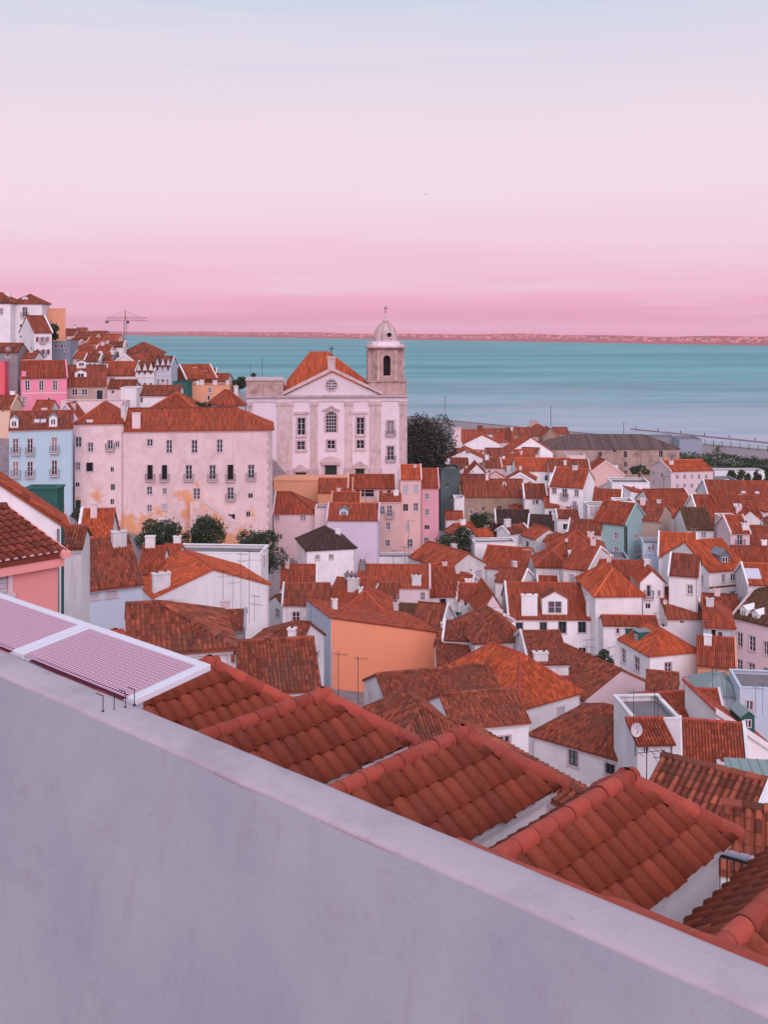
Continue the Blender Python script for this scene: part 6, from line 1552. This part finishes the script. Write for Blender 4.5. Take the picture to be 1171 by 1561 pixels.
# ---------------------------------------------------------------- aerials, dishes, posts
def aerial(x, yt, yb, Y, label, bars=2, group='television aerials on the roofs'):
    a = P(x, yb, Y); t = P(x, yt, Y); rt = empty('aerial', (a.x, a.y, a.z - .7)); tag(rt, label, 'aerial', group); h_ = t.z - a.z + .7; r_ = max(.018, .00011 * Y * 1.6)
    m = MB(); m.tube((0, 0, 0), (0, 0, h_), r_, n=5); m.build('mast', 'iron', rt)
    rn = random.Random(int(x * 7 + yt))
    for k in range(bars):
        z = h_ - .15 - k * rn.uniform(.5, .9); th = rn.uniform(-.5, .5); L_ = rn.uniform(.5, 1.1); c_, s_ = math.cos(th), math.sin(th); m = MB()
        m.tube((-L_ * c_ * .5, -L_ * s_ * .5, z), (L_ * c_, L_ * s_, z), r_ * .7, n=4)
        for q in range(5):
            u = -.4 + 1.3 * q / 4; w_ = .34 - .03 * q; px, py = L_ * c_ * u, L_ * s_ * u; m.tube((px + s_ * w_, py - c_ * w_, z), (px - s_ * w_, py + c_ * w_, z), r_ * .5, n=4)
        m.build('aerial_head', 'iron', rt)
def roof_aerials():
    rn = random.Random(77); k = 0
    for hs in HOUSES:
        if not 85 < hs['Y'] < 205 or hs['roof'] in ('flat', 'shedF') or hs['x0'] < 400 or hs['name'] != 'house' or rn.random() > .3 or k > 34: continue
        f = hs['f']; z = hs['ze'] + hs['rise']; x, y = f.pt(hs['w'] * rn.uniform(.25, .75), hs['d'] / 2) if hs['roof'] != 'gy' else f.pt(hs['w'] / 2, hs['d'] * rn.uniform(.2, .7))
        if hs['roof'] in ('hip', 'shedR'): x, y = f.pt(hs['w'] / 2, hs['d'] / 2)
        if hs['roof'] == 'shedR': z = hs['ze'] - hs['rise'] / 2
        px = CX + F * x / y; yb = HY + (CZ - z) * F / y; aerial(px, yb - rn.uniform(1.6, 3.2) * F / y, yb, y, 'thin television aerial on the roof of the ' + core(hs['label'], 8), rn.choice((1, 2, 2)), 'aerials on roof ridges'); k += 1
roof_aerials()
WG = 'thin television aerial mast in front of the white gable wall house'
for x, yt, yb, Y in ((340, 868, 940, 96), (355, 874, 940, 96), (367, 842, 940, 97), (380, 838, 938, 97), (262, 912, 936, 92), (388, 906, 936, 95)): aerial(x, yt, yb, Y, WG, 2)
OW = 'thin aerial mast standing before the orange-walled house'
for x, yt, yb, Y in ((516, 993, 1060, 62), (546, 1000, 1062, 64)): aerial(x, yt, yb, Y, OW, 1)
aerial(474, 915, 990, 118, 'tall slim aerial against the blue-white side wall', 1)
for x, yt, yb in ((447, 850, 905), (441, 868, 930), (600, 838, 870)): aerial(x, yt, yb, 138, 'tall aerial over the red roof cluster', 2)
aerial(623, 793, 866, 176, 'tall dark pole aerial before the tall peach-pink house', 1)
for x, yt, yb in ((966, 1052, 1110), (998, 1048, 1120), (1003, 1060, 1130)): aerial(x, yt, yb, 73, 'aerial mast over the stained white terrace block', 1)
for x, yt, yb in ((1108, 1000, 1064), (1152, 1046, 1075), (1163, 1040, 1078)): aerial(x, yt, yb, 106, 'aerial mast before the pink apartment block', 1)
for x, yt, yb in ((880, 862, 905), (886, 866, 905), (742, 925, 960), (929, 985, 1000), (790, 940, 976), (1044, 1030, 1070)): aerial(x, yt, yb, 118, 'lone thin aerial between the central roofs', 1)
aerial(926, 1105, 1172, 60, 'bent white pole aerial before the green-framed window', 0)
aerial(986, 1140, 1180, 40, 'dark aerial behind the fourth roof wing', 1); aerial(1012, 1148, 1186, 38, 'dark aerial beside the coarse brown tiled roof', 1)
aerial(400, 545, 580, 222, 'slim mast on the church left parapet', 0, None); aerial(382, 556, 580, 224, 'short white mast beside the church parapet tree', 0, None)
def dish(x, y, rpx, Y, label, group='satellite dishes'):
    c = P(x, y, Y); r_ = rpx / F * Y; rt = empty('satellite_dish', (c.x, c.y + .25, c.z - 1.6)); tag(rt, label, 'dish', group)
    m = MB(); n_ = 16
    for q, (rr, dy) in enumerate(((0.02, .0), (.5, -.04), (1, -.16))):
        for i in range(n_): t = 2 * math.pi * i / n_; m.v.append((math.cos(t) * r_ * rr * .8, dy * r_ * 2 - .25, 1.6 + math.sin(t) * r_ * rr))
    for q in range(2):
        for i in range(n_): j = (i + 1) % n_; m.f.append((q * n_ + i, q * n_ + j, (q + 1) * n_ + j, (q + 1) * n_ + i)); m.m.append(0)
    m.f.append(tuple(range(n_))); m.m.append(0); m.build('reflector', 'dish', rt, smooth=True)
    m = MB(); m.tube((0, 0, -.3), (0, 0, 1.5), .03, n=6); m.tube((0, 0, 1.5), (0, -.22, 1.6), .03, n=6); m.build('post', 'iron', rt); m = MB(); m.tube((0, -.25, 1.6 - r_ * .8), (0, -.25 - r_ * .9, 1.6), .015, n=4); m.lathe([(.04, 1.56), (.04, 1.64)], 6, (0, -.25 - r_ * .9)); m.build('receiver_arm', 'iron', rt)
dish(298.6, 844, 5, 118, 'round white dish at the peak of the white gable wall house', None); dish(403, 841, 4.5, 128, 'white dish at the end of the long white parapet building', None)
dish(864, 823, 3, 160, 'white dish on the broad red pyramid roof', None); dish(624, 923, 4, 146, 'white dish over the crumbling mossy roof', None)
for x, y in ((704, 918), (715, 929), (729, 920)): dish(x, y, 4.5, 155, 'white dish on the low red roof with dishes')
dish(970, 1111, 11, 72, 'large oval white dish on the stained terrace block', None)
for x, y in ((1055, 1105), (1057, 1121)): dish(x, y, 6.5, 86, 'white dish on the red roof beside the white half-gable house')
dish(633, 710, 3, 191, 'tiny white dish on the tall peach-pink house roof', None)
dish(1014, 917, 4, 138, 'pinkish dish at the corner of the tall white gable house', None)
# leaning post by the steep ribbed roof
m = MB(); a, c_ = P(120, 822, 70), P(94, 757, 70); m.tube(a - Vector((0, 0, 1)), c_, .09, .05, 6); tag(m.build('leaning_post', 'pinkpost' if 'pinkpost' in MATS else 'trim'), 'pale leaning post behind the steep ribbed brown roof', 'post')
# quay lamp posts, railing, floating breakwater
for x, yt, Y in ((679, 605, 470), (840, 620, 480), (1094, 690, 340), (951, 644, 500)):
    t = P(x, yt, Y); gz = ground(t.x, t.y); m = MB(); m.tube((0, 0, -.3), (0, 0, t.z - gz), .16, .09, 6); o = m.build('lamp_post', 'iron', None, (t.x, t.y, gz)); m = MB(); m.box(-.9, .9, -.2, .2, t.z - gz - .2, t.z - gz); m.build('lamp_head', 'zinc', o)
    tag(o, 'tall thin lamp post on the quay by the river', 'lamp post', 'quay lamp posts')
a, c_ = P(962, 653, 1).copy(), None
def onwater(x, y, z=0): Yd = (CZ - z) * F / (y - HY); return Vector(((x - CX) / F * Yd, Yd, z))
p0, p1 = onwater(962, 655), onwater(1330, 692); d = (p1 - p0); ang = math.atan2(d.y, d.x); m = MB(); ln = d.length; m.box(0, ln, -.8, .8, -.5, .7)
plain('weathered', srgb(150, 122, 132), .85)
bk = m.build('floating_breakwater', 'weathered', None, p0, ang); tag(bk, 'long low weathered breakwater lying in the river off the quay', 'breakwater')
for i in range(int(ln / 16)):
    m = MB(); m.tube((i * 16 + 4, 0, .9), (i * 16 + 4, 0, 2.2), .25, n=6); m.build('mooring_post', 'iron', bk)
p0, p1 = onwater(1075, 678, 2.3), onwater(1300, 702, 2.3); d = p1 - p0; ang = math.atan2(d.y, d.x); ln = d.length
fn = empty('quay_fence', p0, ang); tag(fn, 'long dark railing with posts on the quay edge', 'railing'); m = MB()
for z in (1.0, 1.9): m.box(0, ln, -.06, .06, z, z + .12)
m.build('rails', 'weathered', fn)
for i in range(int(ln / 5)): m = MB(); m.box(i * 5 - .1, i * 5 + .1, -.1, .1, -.4, 2.6); m.build('fence_post', 'iron', fn)

# iron railing and a rolled tarpaulin on the little terrace behind the last roof wings
a = P(1087, 1300, 13.9); rl = empty('terrace_railing', (a.x, a.y, a.z - 2.4), R(-34)); tag(rl, 'black iron terrace railing beside the fourth roof wing wall', 'railing')
for i in range(7):
    m = MB(); r_ = .02 if i in (0, 6) else .009; m.tube((i * .09, 0, 0), (i * .09, 0, 2.4), r_, n=6); m.build('upright', 'iron', rl)
for z in (2.38, 1.75): m = MB(); m.box(0, .54, -.015, .015, z, z + .03); m.build('rail', 'iron', rl)
a, c_ = P(1097, 1300, 20), P(1150, 1312, 18.6); d = (c_ - a); m = MB(); k = 10
for i in range(k): m.tube(a + d * (i / k), a + d * ((i + 1) / k), .085 + .012 * math.sin(i * 1.9), .085 + .012 * math.sin((i + 1) * 1.9), 8, cap=i in (0, k - 1))
tp = m.build('tarpaulin_roll', 'tarp', None, smooth=True); tag(tp, 'rolled grey tarpaulin lying on the small brick-red roof', 'tarpaulin')
# three gulls over the river
for x, y, Y in ((649, 297, 150), (757, 428, 170), (815, 429, 175)):
    a = P(x, y, Y); m = MB()
    for sx in (-1, 1): m.face([(0, -.12, 0), (sx * .3, -.05, .1), (sx * .3, .08, .1), (0, .14, 0)]); m.face([(sx * .3, -.05, .1), (sx * .62, .06, .02), (sx * .3, .08, .1)])
    m.tube((0, -.26, 0), (0, .24, 0), .05, .03, 6)
    tag(m.build('gull', 'iron', None, a), 'small dark gull gliding in the pink sky over the river', 'bird', 'gulls over the river')

# ---------------------------------------------------------------- tower cranes on the hill
plain('craneyellow', srgb(150, 120, 120), .7)
def crane(label, x, yt, yb, xj0, xj1, Y):
    a = P(x, yb, Y); t = P(x, yt, Y); h_ = t.z - a.z + 14; rt = empty('tower_crane', (a.x, a.y, a.z - 14)); tag(rt, label, 'crane', None); m = MB(); s_ = .35
    for sx in (-1, 1):
        for sy in (-1, 1): m.tube((sx * s_, sy * s_, 0), (sx * s_, sy * s_, h_), .06, n=4)
    k = int(h_ / 1.6)
    for i in range(k):
        z0, z1 = h_ * i / k, h_ * (i + 1) / k; q = 1 if i % 2 else -1; m.tube((-s_ * q, -s_, z0), (s_ * q, -s_, z1), .04, n=3); m.tube((-s_, -s_ * q, z0), (-s_, s_ * q, z1), .04, n=3)
    m.build('mast', 'craneyellow', rt); m = MB(); x0, x1 = (xj0 - x) / F * Y, (xj1 - x) / F * Y
    for dy, dz in ((-.5, 0), (.5, 0), (0, .9)): m.tube((x0, dy, h_ + dz), (x1, dy, h_ + dz), .1, n=4)
    k = int((x1 - x0) / 1.3)
    for i in range(k):
        u0, u1 = x0 + (x1 - x0) * i / k, x0 + (x1 - x0) * (i + 1) / k; m.tube((u0, -.5, h_), ((u0 + u1) / 2, 0, h_ + .9), .06, n=3); m.tube(((u0 + u1) / 2, 0, h_ + .9), (u1, -.5, h_), .06, n=3)
    m.build('jib', 'craneyellow', rt); m = MB(); m.tube((0, 0, h_), (0, 0, h_ + 3.2), .3, .1, 4); m.tube((0, 0, h_ + 3.1), (x1 * .7, 0, h_ + .9), .05, n=3); m.tube((0, 0, h_ + 3.1), (x0 * .8, 0, h_ + .9), .05, n=3); m.build('apex_stays', 'craneyellow', rt)
    m = MB(); u = x0 if abs(x0) < abs(x1) else x1; m.box(u - .5, u + .5, -.3, .3, h_ - .8, h_ - .1); m.build('counterweight', 'concrete', rt); m = MB(); m.box(.5, 1.1, -.35, .35, h_ - .9, h_ - .12); m.build('cab', 'iron', rt)
crane('pale tower crane with long jib over the left hill', 191, 489, 525, 163, 224, 330)

# ---------------------------------------------------------------- air over the river
hz = bpy.data.materials.new('haze'); hz.use_nodes = True; n = hz.node_tree; n.nodes.clear()
pv = n.nodes.new('ShaderNodeVolumePrincipled'); pv.inputs['Color'].default_value = srgb(250, 226, 236); pv.inputs['Density'].default_value = 4e-5; pv.inputs['Anisotropy'].default_value = 0.0
ou = n.nodes.new('ShaderNodeOutputMaterial'); n.links.new(pv.outputs[0], ou.inputs['Volume']); MATS['haze'] = hz
m = MB(); m.box(-16000, 16000, -400, 17500, -2, 110); o = m.build('haze', 'haze'); o['kind'] = 'stuff'; o['label'] = 'thin pink evening haze over the town and river'; o['category'] = 'haze'
